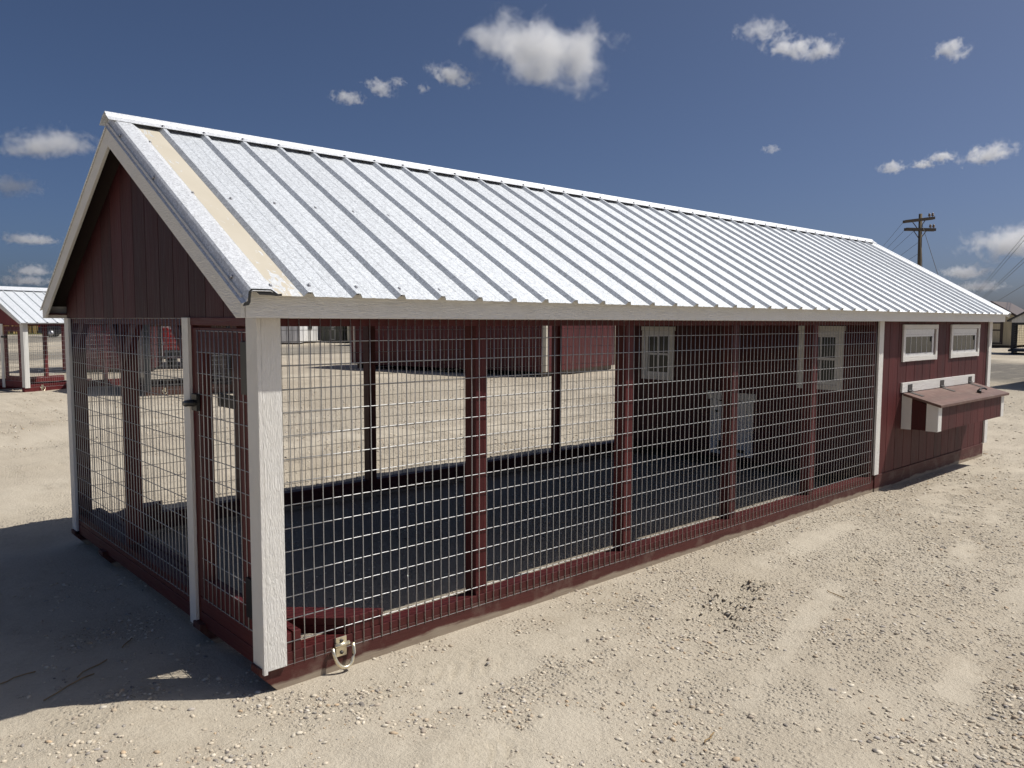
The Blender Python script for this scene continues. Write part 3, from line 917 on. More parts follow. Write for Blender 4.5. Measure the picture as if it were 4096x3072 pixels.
for s_ in (12.0, 38.0, LEN - 2.5):
    screw(0.15, s_, 0.1)
sideme = sm.mesh('screw', M['steel'])
for s_ in (9.0, 31.0, LEN - 6.0):
    y_, z_ = slope_pt(s_, -0.35)
    o = bpy.data.objects.new('screw', sideme)
    link(o, roof)
    o.location = (-4.64 * IN, y_ * IN, (z_ + GZ) * IN)
    o.rotation_euler = (0, -math.pi / 2, 0)

# ------------------------------------------------------------------ loose gravel
def gravel(name, n, rmin, rmax, smin, smax, power, seed, label):
    g = np.random.default_rng(seed)
    az = math.radians(47.6) + math.radians(44) * (g.random(n * 3) * 2 - 1)
    q = g.random(n * 3)
    r = (rmin ** (1 - power) + q * (rmax ** (1 - power) - rmin ** (1 - power))) ** (1 / (1 - power))
    x, y = CAM.x + r * np.cos(az), CAM.y + r * np.sin(az)
    patch = fbm(x, y, 0.55, 3, 4) + 0.6 * fbm(x, y, 2.3, 2, 1)
    bias = np.clip((x - 0.6) / 5.0, -0.5, 0.34)
    keep = (patch + bias * 0.8 + 0.35 * g.random(n * 3)) > 0.2
    keep &= compacted(x, y) < 0.25 + 0.6 * g.random(n * 3)
    keep &= ~((x > -0.02) & (x < 9.3) & (y > -0.03) & (y < 3.12) & (g.random(n * 3) < 0.25))
    x, y, r = x[keep][:n], y[keep][:n], r[keep][:n]
    m = len(x)
    phi = (1 + 5 ** 0.5) / 2
    base = np.array([(-1, phi, 0), (1, phi, 0), (-1, -phi, 0), (1, -phi, 0), (0, -1, phi), (0, 1, phi), (0, -1, -phi), (0, 1, -phi), (phi, 0, -1), (phi, 0, 1), (-phi, 0, -1), (-phi, 0, 1)]) / math.hypot(1, phi)
    tri = np.array([(0, 11, 5), (0, 5, 1), (0, 1, 7), (0, 7, 10), (0, 10, 11), (1, 5, 9), (5, 11, 4), (11, 10, 2), (10, 7, 6), (7, 1, 8), (3, 9, 4), (3, 4, 2), (3, 2, 6), (3, 6, 8), (3, 8, 9), (4, 9, 5), (2, 4, 11), (6, 2, 10), (8, 6, 7), (9, 8, 1)])
    size = smin * (smax / smin) ** (g.random(m) ** 3.0) * np.clip(r / 6.0, 0.85, 2.2) ** 0.5
    sx, sy, sz = size * g.uniform(0.75, 1.35, m), size * g.uniform(0.6, 1.0, m), size * g.uniform(0.3, 0.6, m)
    th = g.random(m) * 2 * math.pi
    jit = 1 + 0.28 * (g.random((m, 12)) - 0.5)
    P = base[None] * jit[..., None] * np.stack([sx, sy, sz], -1)[:, None, :]
    c, s_ = np.cos(th)[:, None], np.sin(th)[:, None]
    tx = g.normal(0, 0.25, m)[:, None]
    px_, py_, pz_ = P[..., 0] * c - P[..., 1] * s_, P[..., 0] * s_ + P[..., 1] * c, P[..., 2] + P[..., 0] * tx * 0.5
    z0 = ground_h(x, y) + sz * 0.15
    V = np.stack([px_ + x[:, None], py_ + y[:, None], pz_ + z0[:, None]], -1).reshape(-1, 3).astype(np.float32)
    Fc = (tri[None] + (np.arange(m) * 12)[:, None, None]).reshape(-1, 3).astype(np.int32)
    me = fast_mesh(name, V, Fc, 3, True)
    pal = np.array([(0.45, 0.39, 0.30), (0.52, 0.47, 0.38), (0.36, 0.29, 0.21), (0.30, 0.25, 0.2), (0.24, 0.22, 0.2), (0.15, 0.135, 0.125), (0.42, 0.31, 0.2), (0.54, 0.5, 0.43), (0.48, 0.42, 0.33), (0.33, 0.3, 0.27)])
    pr = np.array([0.2, 0.17, 0.1, 0.1, 0.08, 0.05, 0.05, 0.05, 0.15, 0.05])
    colr = pal[g.choice(len(pal), m, p=pr / pr.sum())] * g.uniform(1.1, 1.45, (m, 1))
    at = me.attributes.new('tint', 'FLOAT_COLOR', 'POINT')
    at.data.foreach_set('color', np.concatenate([np.repeat(colr, 12, 0), np.ones((m * 12, 1))], 1).astype(np.float32).ravel())
    me.materials.append(M['pebble'])
    o = link(bpy.data.objects.new(name, me))
    return tag(o, label, 'gravel', None, 'stuff')
t = NT('river_pebble')
a_ = t.n('ShaderNodeAttribute', attribute_name='tint')
nz = t.noise(t.coord('Object'), 160, 4, 0.6)
M['pebble'] = t.done(t.mix(t.rng(nz, 0.4, 0.7, 0, 0.5), a_.outputs[0], (0.56, 0.5, 0.4)), 0.85, 0, t.bump(nz, 0.3, 0.003), 0.2)
gravel('gravel', 105000, 1.6, 24.0, 0.0024, 0.0165, 1.2, 11, 'loose rounded gravel strewn over the pale yard')

# a few dry stalks blown onto the dust
M['straw'] = plain('dry_straw', (0.3, 0.2, 0.09), 0.8, 0, 0, 30, vary=0.15)
rs = random.Random(5)
for i, (sx_, sy_, ln, an) in enumerate(((-0.62, 0.62, 0.26, 0.5), (-0.5, 0.75, 0.2, 0.7), (-0.78, 0.86, 0.18, 0.35), (-0.28, 0.95, 0.12, 0.9), (-0.9, -0.62, 0.12, 1.9), (1.1, -1.5, 0.1, 0.3), (3.0, -1.1, 0.14, 1.2))):
    pts = []
    for k in range(5):
        u = (k / 4 - 0.5) * ln
        xx, yy = sx_ + u * math.cos(an) + rs.uniform(-0.008, 0.008), sy_ + u * math.sin(an) + rs.uniform(-0.008, 0.008)
        pts.append((xx, yy, float(ground_h(np.array(xx), np.array(yy))) + 0.006 + 0.004 * rs.random()))
    o = MB(False).tube(pts, 0.0028, 5).build('dry_stalk', M['straw'])
    tag(o, ['long dry brown stalk lying in the shade of the gable', 'shorter dry stalk beside the longest one in the shade', 'dry stalk farther left in the shaded dust', 'tiny dry stalk close to the end sill in shade', 'bent dry straw on sunlit dust below the shade edge', 'short straw on the sunlit dust before the tie-down ring', 'pale straw on the gravel by the middle of the run'][i], 'stalk', 'dry stalks on the ground')

# ------------------------------------------------------------------ other coops in the yard
def lined(name, col, axis, sp, dark=0.35, rough=0.6):
    """Far siding: shallow grooves too small to build, on a painted wall."""
    t = NT(name)
    tc = t.n('ShaderNodeTexCoord')
    s_ = t.n('ShaderNodeSeparateXYZ')
    t.l(tc.outputs['Object'], s_.inputs[0])
    m_ = t.math('PINGPONG', s_.outputs['xyz'.index(axis)], sp / 2)
    g_ = t.rng(m_, 0.0, 0.012, dark, 1.0)
    n_ = t.rng(t.noise(t.coord('Object', (3, 3, 1)), 1, 4, 0.6), 0.3, 0.7, 0.86, 1.1)
    cb = t.n('ShaderNodeCombineColor')
    k_ = t.math('MULTIPLY', g_, n_)
    for i in range(3):
        t.l(k_, cb.inputs[i])
    return t.done(t.mix(1.0, col, cb.outputs[0], 'MULTIPLY'), rough, 0, t.bump(g_, 0.4, 0.006), 0.3)
PAL = {}
def paint(col, rough=0.55):
    key = tuple(round(c, 4) for c in col) + (rough,)
    if key not in PAL:
        PAL[key] = painted_wood('paint_%d' % len(PAL), col, 'z', rough, 0.25, 0.1)
    return PAL[key]
CHAR = (0.035, 0.038, 0.042)

def yard_coop(label, loc, rz, run, room, width, trim, frame, wall, nest=None, ring=True, group='other coops standing in the yard', posts=()):
    """A smaller coop and run, built in metres: x along its open side, y across it."""
    root = empty('chicken_coop', loc, rz)
    tag(root, label, 'chicken coop', group)
    tm, fm, wm = paint(trim), paint(frame), paint(wall)
    L, eave, rise = run + room, 1.51, 0.576
    q = lambda n, m, *a: B(n, m, root, *a, 0.003, False)
    for y_ in (0.0, width * 0.5, width - 0.09):
        q('skid', fm, -0.03, L, y_, y_ + 0.09, 0.0, 0.115)
    q('sill_plate', fm, 0.0, run, 0.0, 0.09, 0.117, 0.17)
    q('sill_plate', fm, 0.0, run, width - 0.09, width, 0.117, 0.17)
    q('end_beam', fm, 0.0, 0.09, 0.092, width - 0.092, 0.117, 0.24)
    q('header', fm, 0.0, L, 0.005, 0.09, eave - 0.04, eave + 0.05)
    q('header', fm, 0.0, L, width - 0.09, width - 0.005, eave - 0.04, eave + 0.05)
    q('header', fm, 0.005, 0.085, 0.092, width - 0.092, eave - 0.04, eave + 0.03)
    for x_ in (0.05,) + tuple(posts):
        q('post', fm, x_ - 0.04, x_ + 0.04, 0.01, 0.088, 0.172, eave - 0.042)
        q('post', fm, x_ - 0.04, x_ + 0.04, width - 0.088, width - 0.01, 0.172, eave - 0.042)
    q('corner_trim', tm, 0.0, 0.09, -0.02, -0.003, 0.1, eave)
    q('corner_trim', tm, -0.02, -0.001, -0.021, 0.09, 0.1, eave)
    q('corner_trim', tm, -0.02, -0.001, width - 0.09, width + 0.02, 0.1, eave)
    q('jamb_trim', tm, -0.02, -0.001, 0.75, 0.84, 0.09, eave)
    d = q('door', fm, 0.0, 0.035, 0.65, 0.74, 0.25, eave - 0.05)
    dq = lambda n, m, *a: B(n, m, d, *a, 0.003, False)
    dq('stile', fm, 0.0, 0.035, 0.12, 0.22, 0.25, eave - 0.05)
    dq('rail', fm, 0.001, 0.034, 0.222, 0.648, eave - 0.17, eave - 0.05)
    dq('rail', fm, 0.001, 0.034, 0.222, 0.648, 0.25, 0.36)
    dq('latch', M['black'], -0.04, -0.002, 0.6, 0.78, 1.2, 1.24)
    wire_panel('wire_mesh', d, 'x', -0.003, 0.1, 0.72, 0.25, eave - 0.06, -1, 0.0508, 0.1016, 0.0021, wob=0.0, inches=False, n=4)
    wire_panel('wire_mesh', root, 'y', -0.001, 0.09, run, 0.11, eave, -1, 0.0508, 0.1016, 0.0021, wob=0.0, inches=False, n=4)
    wire_panel('wire_mesh', root, 'y', width + 0.001, 0.0, run, 0.11, eave, 1, 0.0508, 0.1016, 0.0021, wob=0.0, inches=False, n=4)
    wire_panel('wire_mesh', root, 'x', -0.001, 0.84, width - 0.05, 0.2, eave, -1, 0.0508, 0.1016, 0.0021, wob=0.0, inches=False, n=4)
    # gable boards over the door
    yc = width / 2
    top = lambda y_: eave + 0.1 + (yc - abs(y_ - yc)) * rise - 0.06
    gw = MB(False).prism([(0.0, eave + 0.04), (width, eave + 0.04), (width, top(width) - 0.01), (yc, top(yc) - 0.02), (0.0, top(0) - 0.01)], 'x', 0.012, 0.03).build('gable_wall', wm, root)
    y_ = 0.0
    while y_ < width - 0.02:
        b_ = min(y_ + 0.2, width)
        pl = [(y_, eave + 0.002), (b_, eave + 0.002), (b_, top(b_))] + ([(yc, top(yc))] if y_ < yc < b_ else []) + [(y_, top(y_))]
        MB(False).prism(pl, 'x', -0.004, 0.011).build('siding_board', wm, gw)
        y_ += 0.205
    if room > 0:
        wl = q('wall', wm, run + 0.012, L - 0.001, 0.012, width - 0.012, 0.117, eave + 0.03)
        x_ = run
        while x_ < L - 0.02:
            B('siding_board', wm, wl, x_, min(x_ + 0.2, L), -0.004, 0.011, 0.16, eave, 0.0, False)
            x_ += 0.205
        q('wall_trim', tm, run - 0.03, run + 0.06, -0.024, -0.005, 0.16, eave)
        q('corner_trim', tm, L - 0.08, L + 0.01, -0.024, -0.005, 0.16, eave)
        MB(False).prism([(0.0, eave + 0.04), (width, eave + 0.04), (yc, top(yc) - 0.02)], 'x', L - 0.02, L).build('gable_wall', wm, root)
    # roof: ribbed sheets on both slopes
    ov = 0.11
    rf = MB(False)
    ze, zr = eave + 0.1 - ov * rise, eave + 0.1 + yc * rise
    for sg in (1, -1):
        f = lambda y__, sg=sg: y__ if sg > 0 else width - y__
        rf.prism([(f(-ov), ze - 0.02), (yc, zr - 0.02), (yc, zr - 0.04), (f(-ov), ze - 0.04)], 'x', -0.1, L + 0.1)
    rf = rf.build('roof', M['dark_wood'], root)
    nrm = (-rise / math.hypot(1, rise), 1 / math.hypot(1, rise))
    x0_ = -0.11
    while x0_ < L + 0.1:
        x1_ = min(x0_ + 0.9144, L + 0.11)
        prof = [(x0_, 0.0)]
        k = x0_ + 0.12
        while k < x1_ - 0.03:
            prof += [(k - 0.024, 0), (k - 0.009, 0.019), (k + 0.009, 0.019), (k + 0.024, 0)]
            k += 0.2286
        prof.append((x1_, 0.0))
        for sg in (1, -1):
            vs_, fs, n = [], [], len(prof)
            for off in (0.0, -0.002):
                for yy, zz in ((-ov - 0.02, ze - 0.02 * rise), (yc - 0.04, zr - 0.04 * rise)):
                    for px_, hh in prof:
                        yv = yy + nrm[0] * (hh + off)
                        vs_.append((px_, yv if sg > 0 else width - yv, zz + nrm[1] * (hh + off)))
            for ly in (0, 1):
                for i in range(n - 1):
                    o_ = ly * 2 * n + i
                    fs.append((o_, o_ + 1, o_ + n + 1, o_ + n))
            for i in range(n - 1):
                fs.append((i, i + 1, 2 * n + i + 1, 2 * n + i))
            fs += [(0, n, 3 * n, 2 * n), (n - 1, 2 * n - 1, 4 * n - 1, 3 * n - 1)]
            MB(False).add(vs_, fs).build('roof_sheet', M['roof'], rf)
        x0_ += 0.9144
    capz = zr + 0.05
    MB(False).prism([(yc, capz), (yc - 0.13, capz - 0.13 * rise - 0.006), (yc - 0.13, capz - 0.13 * rise - 0.016), (yc, capz - 0.012), (yc + 0.13, capz - 0.13 * rise - 0.016), (yc + 0.13, capz - 0.13 * rise - 0.006)], 'x', -0.13, L + 0.13).build('ridge_cap', M['flash'], rf)
    for y_ in (-ov - 0.002, width + ov - 0.016):
        q('fascia_board', tm, -0.1, L + 0.1, y_, y_ + 0.018, eave - 0.002, ze - 0.012)
    for sg in (1, -1):
        f = lambda y__, sg=sg: y__ if sg > 0 else width - y__
        pl = [(f(-ov), eave), (f(-0.06), eave), (yc, zr - 0.15), (yc, zr - 0.022), (f(-ov), ze - 0.024)]
        MB(False).prism(pl, 'x', -0.122, -0.103).build('rake_board', tm, root)
        pl = [(f(-ov - 0.02), ze - 0.03), (yc, zr - 0.015), (yc, zr + 0.03), (f(-ov - 0.02), ze + 0.012)]
        MB(False).prism(pl, 'x', -0.136, -0.124).build('rake_flashing', M['flash'], rf)
    if ring:
        tr = q('tie_down', M['zinc'], 0.34, 0.39, -0.012, -0.001, 0.06, 0.15)
        pts = [(0.365 - 0.05 * math.cos(math.pi * i / 8), -0.02 - 0.03 * math.sin(math.pi * i / 8), 0.11 - 0.09 * math.sin(math.pi * i / 8)) for i in range(9)]
        MB(False).tube(pts, 0.006, 6).build('ring', M['zinc'], tr)
    if nest:
        nx0, nx1 = nest
        nb = MB(False).prism([(-0.026, 0.42), (-0.34, 0.42), (-0.34, 0.74), (-0.026, 0.86)], 'x', nx0, nx1).build('nest_box', wm, root, 0.003)
        MB(False).prism([(-0.026, 0.865), (-0.026, 0.89), (-0.38, 0.78), (-0.38, 0.755)], 'x', nx0 - 0.02, nx1 + 0.02).build('nest_lid', paint((0.42, 0.36, 0.26)), nb)
    return root
yard_coop('small red coop run with white posts and metal roof at the left edge', (2.3, 16.8, 0), math.radians(20), 2.4, 0.0, 2.44, (0.76, 0.75, 0.71), (0.13, 0.017, 0.019), (0.16, 0.02, 0.023), posts=(1.95,))
yard_coop('coop with charcoal posts and brown nest box seen through the end mesh', (4.06, 14.4, 0), math.radians(-6), 1.72, 1.2, 2.5, CHAR, (0.085, 0.04, 0.03), (0.1, 0.05, 0.036), nest=(1.85, 2.5))

# ------------------------------------------------------------------ sheds of the yard
def shed(label, p0, p1, depth, eave, rise, wall, trim, roofc, doors=(), wins=(), ridge='depth', boards=True, blocks=0.1, group='storage sheds set out in the yard', corner=True, win_trim=None, over=0.12):
    p0, p1 = Vector((*p0, 0)), Vector((*p1, 0))
    L = (p1 - p0).length
    rz = math.atan2((p1 - p0).y, (p1 - p0).x)
    root = empty('storage_shed', p0, rz)
    tag(root, label, 'shed', group)
    wm, tm, rm = paint(wall), paint(trim), paint(roofc, 0.45)
    q = lambda n, m, *a: B(n, m, root, *a, 0.004, False)
    z0 = blocks
    for y_ in (0.12, depth / 2, depth - 0.2):
        q('skid', paint((0.12, 0.09, 0.06)), 0.05, L - 0.05, y_, y_ + 0.1, 0.0, z0)
    if ridge == 'depth':
        gab = [(0.0, z0), (L, z0), (L, eave), (L / 2, eave + rise), (0.0, eave)]
        body = MB(False).prism(gab, 'y', 0.012, depth).build('wall', wm, root)
    else:
        body = MB(False).prism([(0.012, z0), (depth, z0), (depth, eave), (depth / 2, eave + rise), (0.012, eave)], 'x', 0.0, L).build('wall', wm, root)
    if boards:
        x_ = 0.0
        while x_ < L - 0.02:
            b_ = min(x_ + 0.2, L)
            if ridge == 'depth':
                tp = lambda u: eave + rise * (1 - abs(u - L / 2) / (L / 2)) - 0.002
                pl = [(x_, z0), (b_, z0), (b_, tp(b_))] + ([(L / 2, tp(L / 2))] if x_ < L / 2 < b_ else []) + [(x_, tp(x_))]
                MB(False).prism(pl, 'y', -0.003, 0.0105).build('siding_board', wm, body)
            else:
                B('siding_board', wm, body, x_, b_, -0.003, 0.0105, z0, eave, 0.0, False)
            x_ += 0.205
        y_ = 0.02
        sb = None
        while y_ < depth - 0.05:
            if sb is None:
                sb = B('siding_board', wm, body, -0.014, -0.001, y_, y_ + 0.2, z0, eave, 0.0, False)
                y00 = y_
            else:
                share(sb, body, (0, y_ - y00, 0))
            y_ += 0.205
    if corner:
        for x_ in (-0.016, L - 0.09):
            q('corner_trim', tm, x_, x_ + 0.106, -0.026, -0.0045, z0, eave)
        q('corner_trim', tm, -0.032, -0.0155, -0.027, 0.09, z0, eave)
        q('corner_trim', tm, -0.032, -0.0155, depth - 0.09, depth, z0, eave)
    th = 0.05
    if ridge == 'depth':
        k = rise / (L / 2)
        for sg in (1, -1):
            f = lambda u, sg=sg: u if sg > 0 else L - u
            MB(False).prism([(f(-over), eave - over * k + 0.005), (L / 2, eave + rise + 0.005), (L / 2, eave + rise + th), (f(-over), eave - over * k + th)], 'y', -over, depth + over).build('roof', rm, root)
            MB(False).prism([(f(-over), eave - over * k - 0.1), (L / 2, eave + rise - 0.1), (L / 2, eave + rise + 0.003), (f(-over), eave - over * k + 0.003)], 'y', -over - 0.02, -over - 0.001).build('rake_board', tm, root)
        n = int(depth / 0.23)
    else:
        k = rise / (depth / 2)
        for sg in (1, -1):
            f = lambda u, sg=sg: u if sg > 0 else depth - u
            MB(False).prism([(f(-over), eave - over * k + 0.005), (depth / 2, eave + rise + 0.005), (depth / 2, eave + rise + th), (f(-over), eave - over * k + th)], 'x', -over, L + over).build('roof', rm, root)
        q('fascia_board', tm, -over, L + over, -over - 0.02, -over - 0.001, eave - over * k - 0.09, eave - over * k + 0.03)
    for (u0_, u1_, za, zb, col, xb) in doors:
        dm = paint(col)
        d = q('door', dm, u0_, u1_, -0.022, -0.0045, za, zb)
        dq = lambda n, *a: B(n, tm, d, *a, 0.0, False)
        w_ = 0.08
        dq('door_trim', u0_ - w_, u0_, -0.032, -0.004, za, zb + w_)
        dq('door_trim', u1_, u1_ + w_, -0.032, -0.004, za, zb + w_)
        dq('door_trim', u0_, u1_, -0.032, -0.004, zb, zb + w_)
        if xb == 'x':
            zm, c_ = (za + zb) / 2, (u0_ + u1_) / 2
            dq('door_rail', u0_, u1_, -0.03, -0.0225, zm - 0.04, zm + 0.04)
            dq('door_rail', c_ - 0.03, c_ + 0.03, -0.031, -0.0225, za, zb)
            for aa, bb in ((u0_, c_ - 0.03), (c_ + 0.03, u1_)):
                for s_ in (1, -1):
                    zz = (za + 0.05, zm - 0.05) if s_ > 0 else (zm - 0.05, za + 0.05)
                    MB(False).prism([(aa, zz[0] - 0.035), (bb, zz[1] - 0.035), (bb, zz[1] + 0.035), (aa, zz[0] + 0.035)], 'y', -0.029 + 0.0012 * s_, -0.0227).build('door_brace', tm, d)
        elif xb == 'panel':
            for zz in (za + 0.02, (za + zb) / 2, zb - 0.4):
                dq('door_rail', u0_, u1_, -0.03, -0.0225, zz, zz + 0.09)
            for uu in (u0_, u1_ - 0.09):
                dq('door_rail', uu, uu + 0.09, -0.0295, -0.0225, za + 0.12, zb)
            n = 5
            for i in range(n):
                a_, b_ = u0_ + 0.1 + (u1_ - u0_ - 0.2) * i / n, u0_ + 0.1 + (u1_ - u0_ - 0.2) * (i + 1) / n
                B('pane', M['glass'], d, a_ + 0.015, b_ - 0.015, -0.028, -0.0225, zb - 0.29, zb - 0.08, 0.0, False)
                B('muntin', M['vinyl'], d, a_ - 0.012, a_ + 0.012, -0.03, -0.0225, zb - 0.3, zb - 0.06, 0.0, False)
            B('muntin', M['vinyl'], d, u0_ + 0.1, u1_ - 0.1, -0.0305, -0.0225, zb - 0.085, zb - 0.06, 0.0, False)
            B('muntin', M['vinyl'], d, u0_ + 0.1, u1_ - 0.1, -0.0305, -0.0225, zb - 0.31, zb - 0.285, 0.0, False)
        elif xb == 'outline':
            for aa, bb, cc, ee in ((u0_ + 0.05, u1_ - 0.05, za + 0.05, za + 0.85), (u0_ + 0.05, u1_ - 0.05, za + 0.95, zb - 0.05)):
                B('door_panel', paint((0.6, 0.6, 0.58)), d, aa, bb, -0.029, -0.0225, cc, ee, 0.0, False)
                B('door_panel', dm, d, aa + 0.05, bb - 0.05, -0.032, -0.0295, cc + 0.05, ee - 0.05, 0.0, False)
    wt = tm if win_trim is None else paint(win_trim)
    for (u0_, u1_, za, zb) in wins:
        w = q('window', wt, u0_, u1_, -0.026, -0.0045, za, zb)
        B('pane', M['glass'], w, u0_ + 0.07, u1_ - 0.07, -0.031, -0.0265, za + 0.08, zb - 0.07, 0.0, False)
        B('muntin', M['vinyl'], w, u0_ + 0.07, u1_ - 0.07, -0.034, -0.0315, (za + zb) / 2 - 0.015, (za + zb) / 2 + 0.015, 0.0, False)
    return root
OFFW = (0.74, 0.73, 0.69)
shed('dark red shed with cream corner boards standing behind the run', (14.6, 13.0), (19.2, 14.25), 7.5, 2.25, 0.9, (0.085, 0.014, 0.014), (0.6, 0.56, 0.46), (0.12, 0.115, 0.11), blocks=0.14)
shed('pale grey-white shed with dark window, nearest the white corner post', (20.4, 47.85), (23.69, 45.49), 3.0, 2.3, 0.8, (0.68, 0.68, 0.68), (0.68, 0.68, 0.66), (0.06, 0.06, 0.06), wins=((2.15, 2.75, 1.0, 1.75),), win_trim=(0.03, 0.03, 0.03))
shed('bright white sunlit shed with small dark window in the far row', (24.93, 47.55), (26.2, 47.7), 3.0, 2.3, 0.6, (0.8, 0.8, 0.78), (0.8, 0.8, 0.78), (0.06, 0.06, 0.06), wins=((0.52, 0.86, 0.98, 1.75),), boards=False, win_trim=(0.1, 0.1, 0.1), blocks=0.16)
shed('mid grey shed with white trimmed window, farthest back in the row', (30.4, 56.9), (30.73, 54.09), 3.0, 2.3, 0.7, (0.15, 0.155, 0.15), (0.1, 0.105, 0.1), (0.05, 0.05, 0.05), wins=((1.5, 2.4, 1.35, 2.0),), doors=((1.55, 2.35, 0.2, 1.15, (0.17, 0.175, 0.17), ''),), win_trim=(0.7, 0.7, 0.68))
shed('dark olive shed with white outlined door panels in the far row', (27.55, 49.7), (28.08, 47.42), 3.0, 2.3, 0.7, (0.085, 0.085, 0.068), (0.08, 0.08, 0.065), (0.05, 0.05, 0.05), doors=((1.0, 1.65, 0.15, 1.9, (0.09, 0.09, 0.072), 'outline'),), wins=((0.15, 0.6, 1.25, 2.0), (1.75, 2.2, 1.25, 2.0)), win_trim=(0.6, 0.6, 0.58))
shed('khaki and cream shed with crossed door braces in the far row', (28.2, 46.9), (28.75, 44.9), 3.0, 2.3, 0.7, (0.5, 0.46, 0.33), (0.66, 0.62, 0.5), (0.1, 0.08, 0.06), doors=((0.85, 1.65, 0.15, 1.9, (0.42, 0.39, 0.29), 'x'),))
shed('slate grey shed with white corner boards beside the far post', (25.3, 41.2), (26.72, 38.84), 3.0, 2.3, 0.7, (0.09, 0.1, 0.1), (0.72, 0.72, 0.7), (0.06, 0.06, 0.06), wins=((1.0, 1.6, 1.1, 1.9),), boards=True)
shed('white shed glimpsed as a bright strip through the end mesh', (8.4, 30.4), (10.2, 29.9), 2.4, 2.2, 0.6, (0.8, 0.8, 0.77), (0.8, 0.8, 0.77), (0.1, 0.1, 0.1), boards=False)
shed('dark red shed half hidden behind the small coop', (4.6, 23.6), (6.9, 22.6), 2.6, 2.3, 0.6, (0.1, 0.018, 0.02), (0.1, 0.018, 0.02), (0.5, 0.5, 0.5))
shed('beige shed with brown door and brown metal roof at the far right', (56.05, 15.15), (56.2, 12.4), 4.5, 2.1, 0.85, (0.5, 0.43, 0.29), (0.055, 0.04, 0.034), (0.12, 0.09, 0.075), doors=((0.95, 2.0, 0.22, 1.95, (0.47, 0.4, 0.27), 'panel'),), blocks=0.16, corner=False, over=0.2)
shed('unseen dark grey shed added to cast a shadow across the lane beyond the coop', (21.8, 2.4), (21.8, 0.2), 3.0, 2.25, 0.55, (0.12, 0.12, 0.12), (0.5, 0.5, 0.48), (0.06, 0.06, 0.06), boards=False)  # out of view, added for the shadow it throws on the lane

# kennel with a white gable at the right edge
def kennel(label, p0, p1, depth):
    p0, p1 = Vector((*p0, 0)), Vector((*p1, 0))
    L = (p1 - p0).length
    root = empty('dog_kennel', p0, math.atan2((p1 - p0).y, (p1 - p0).x))
    tag(root, label, 'kennel')
    cm, wm = paint(CHAR), paint(OFFW)
    q = lambda n, m, *a: B(n, m, root, *a, 0.004, False)
    q('skid', cm, 0.05, 0.15, -0.2, depth, 0.0, 0.14)
    q('skid', cm, L - 0.15, L - 0.05, -0.2, depth, 0.0, 0.14)
    q('floor', cm, -0.1, L + 0.1, -0.1, depth, 0.142, 0.24)
    for x_ in (0.0, L - 0.12):
        for y_ in (0.0, depth - 0.12):
            q('post', cm, x_, x_ + 0.12, y_, y_ + 0.12, 0.242, 1.72)
    q('post', paint((0.12, 0.05, 0.035)), L * 0.42, L * 0.42 + 0.12, depth - 0.13, depth - 0.01, 0.242, 1.72)
    q('header', cm, 0.0, L, 0.004, 0.1, 1.5, 1.72)
    MB(False).prism([(0.0, 1.62), (L, 1.62), (L, 1.75), (L / 2, 2.45), (0.0, 1.75)], 'y', -0.03, -0.002).build('gable_board', wm, root)
    for sg in (1, -1):
        f = lambda u, sg=sg: u if sg > 0 else L - u
        MB(False).prism([(f(-0.2), 1.66), (L / 2, 2.52), (L / 2, 2.6), (f(-0.2), 1.74)], 'y', -0.2, depth + 0.2).build('roof', cm, root)
    wire_panel('wire_mesh', root, 'y', 0.06, 0.12, L - 0.12, 0.25, 1.5, -1, 0.08, 0.12, 0.004, M['black'], wob=0, inches=False, n=4)
    wire_panel('wire_mesh', root, 'x', 0.06, 0.12, depth - 0.12, 0.25, 1.7, -1, 0.08, 0.12, 0.004, M['black'], wob=0, inches=False, n=4)
    return root
kennel('charcoal framed kennel with white gable at the right edge', (44.6, 9.45), (45.1, 7.1), 3.0)

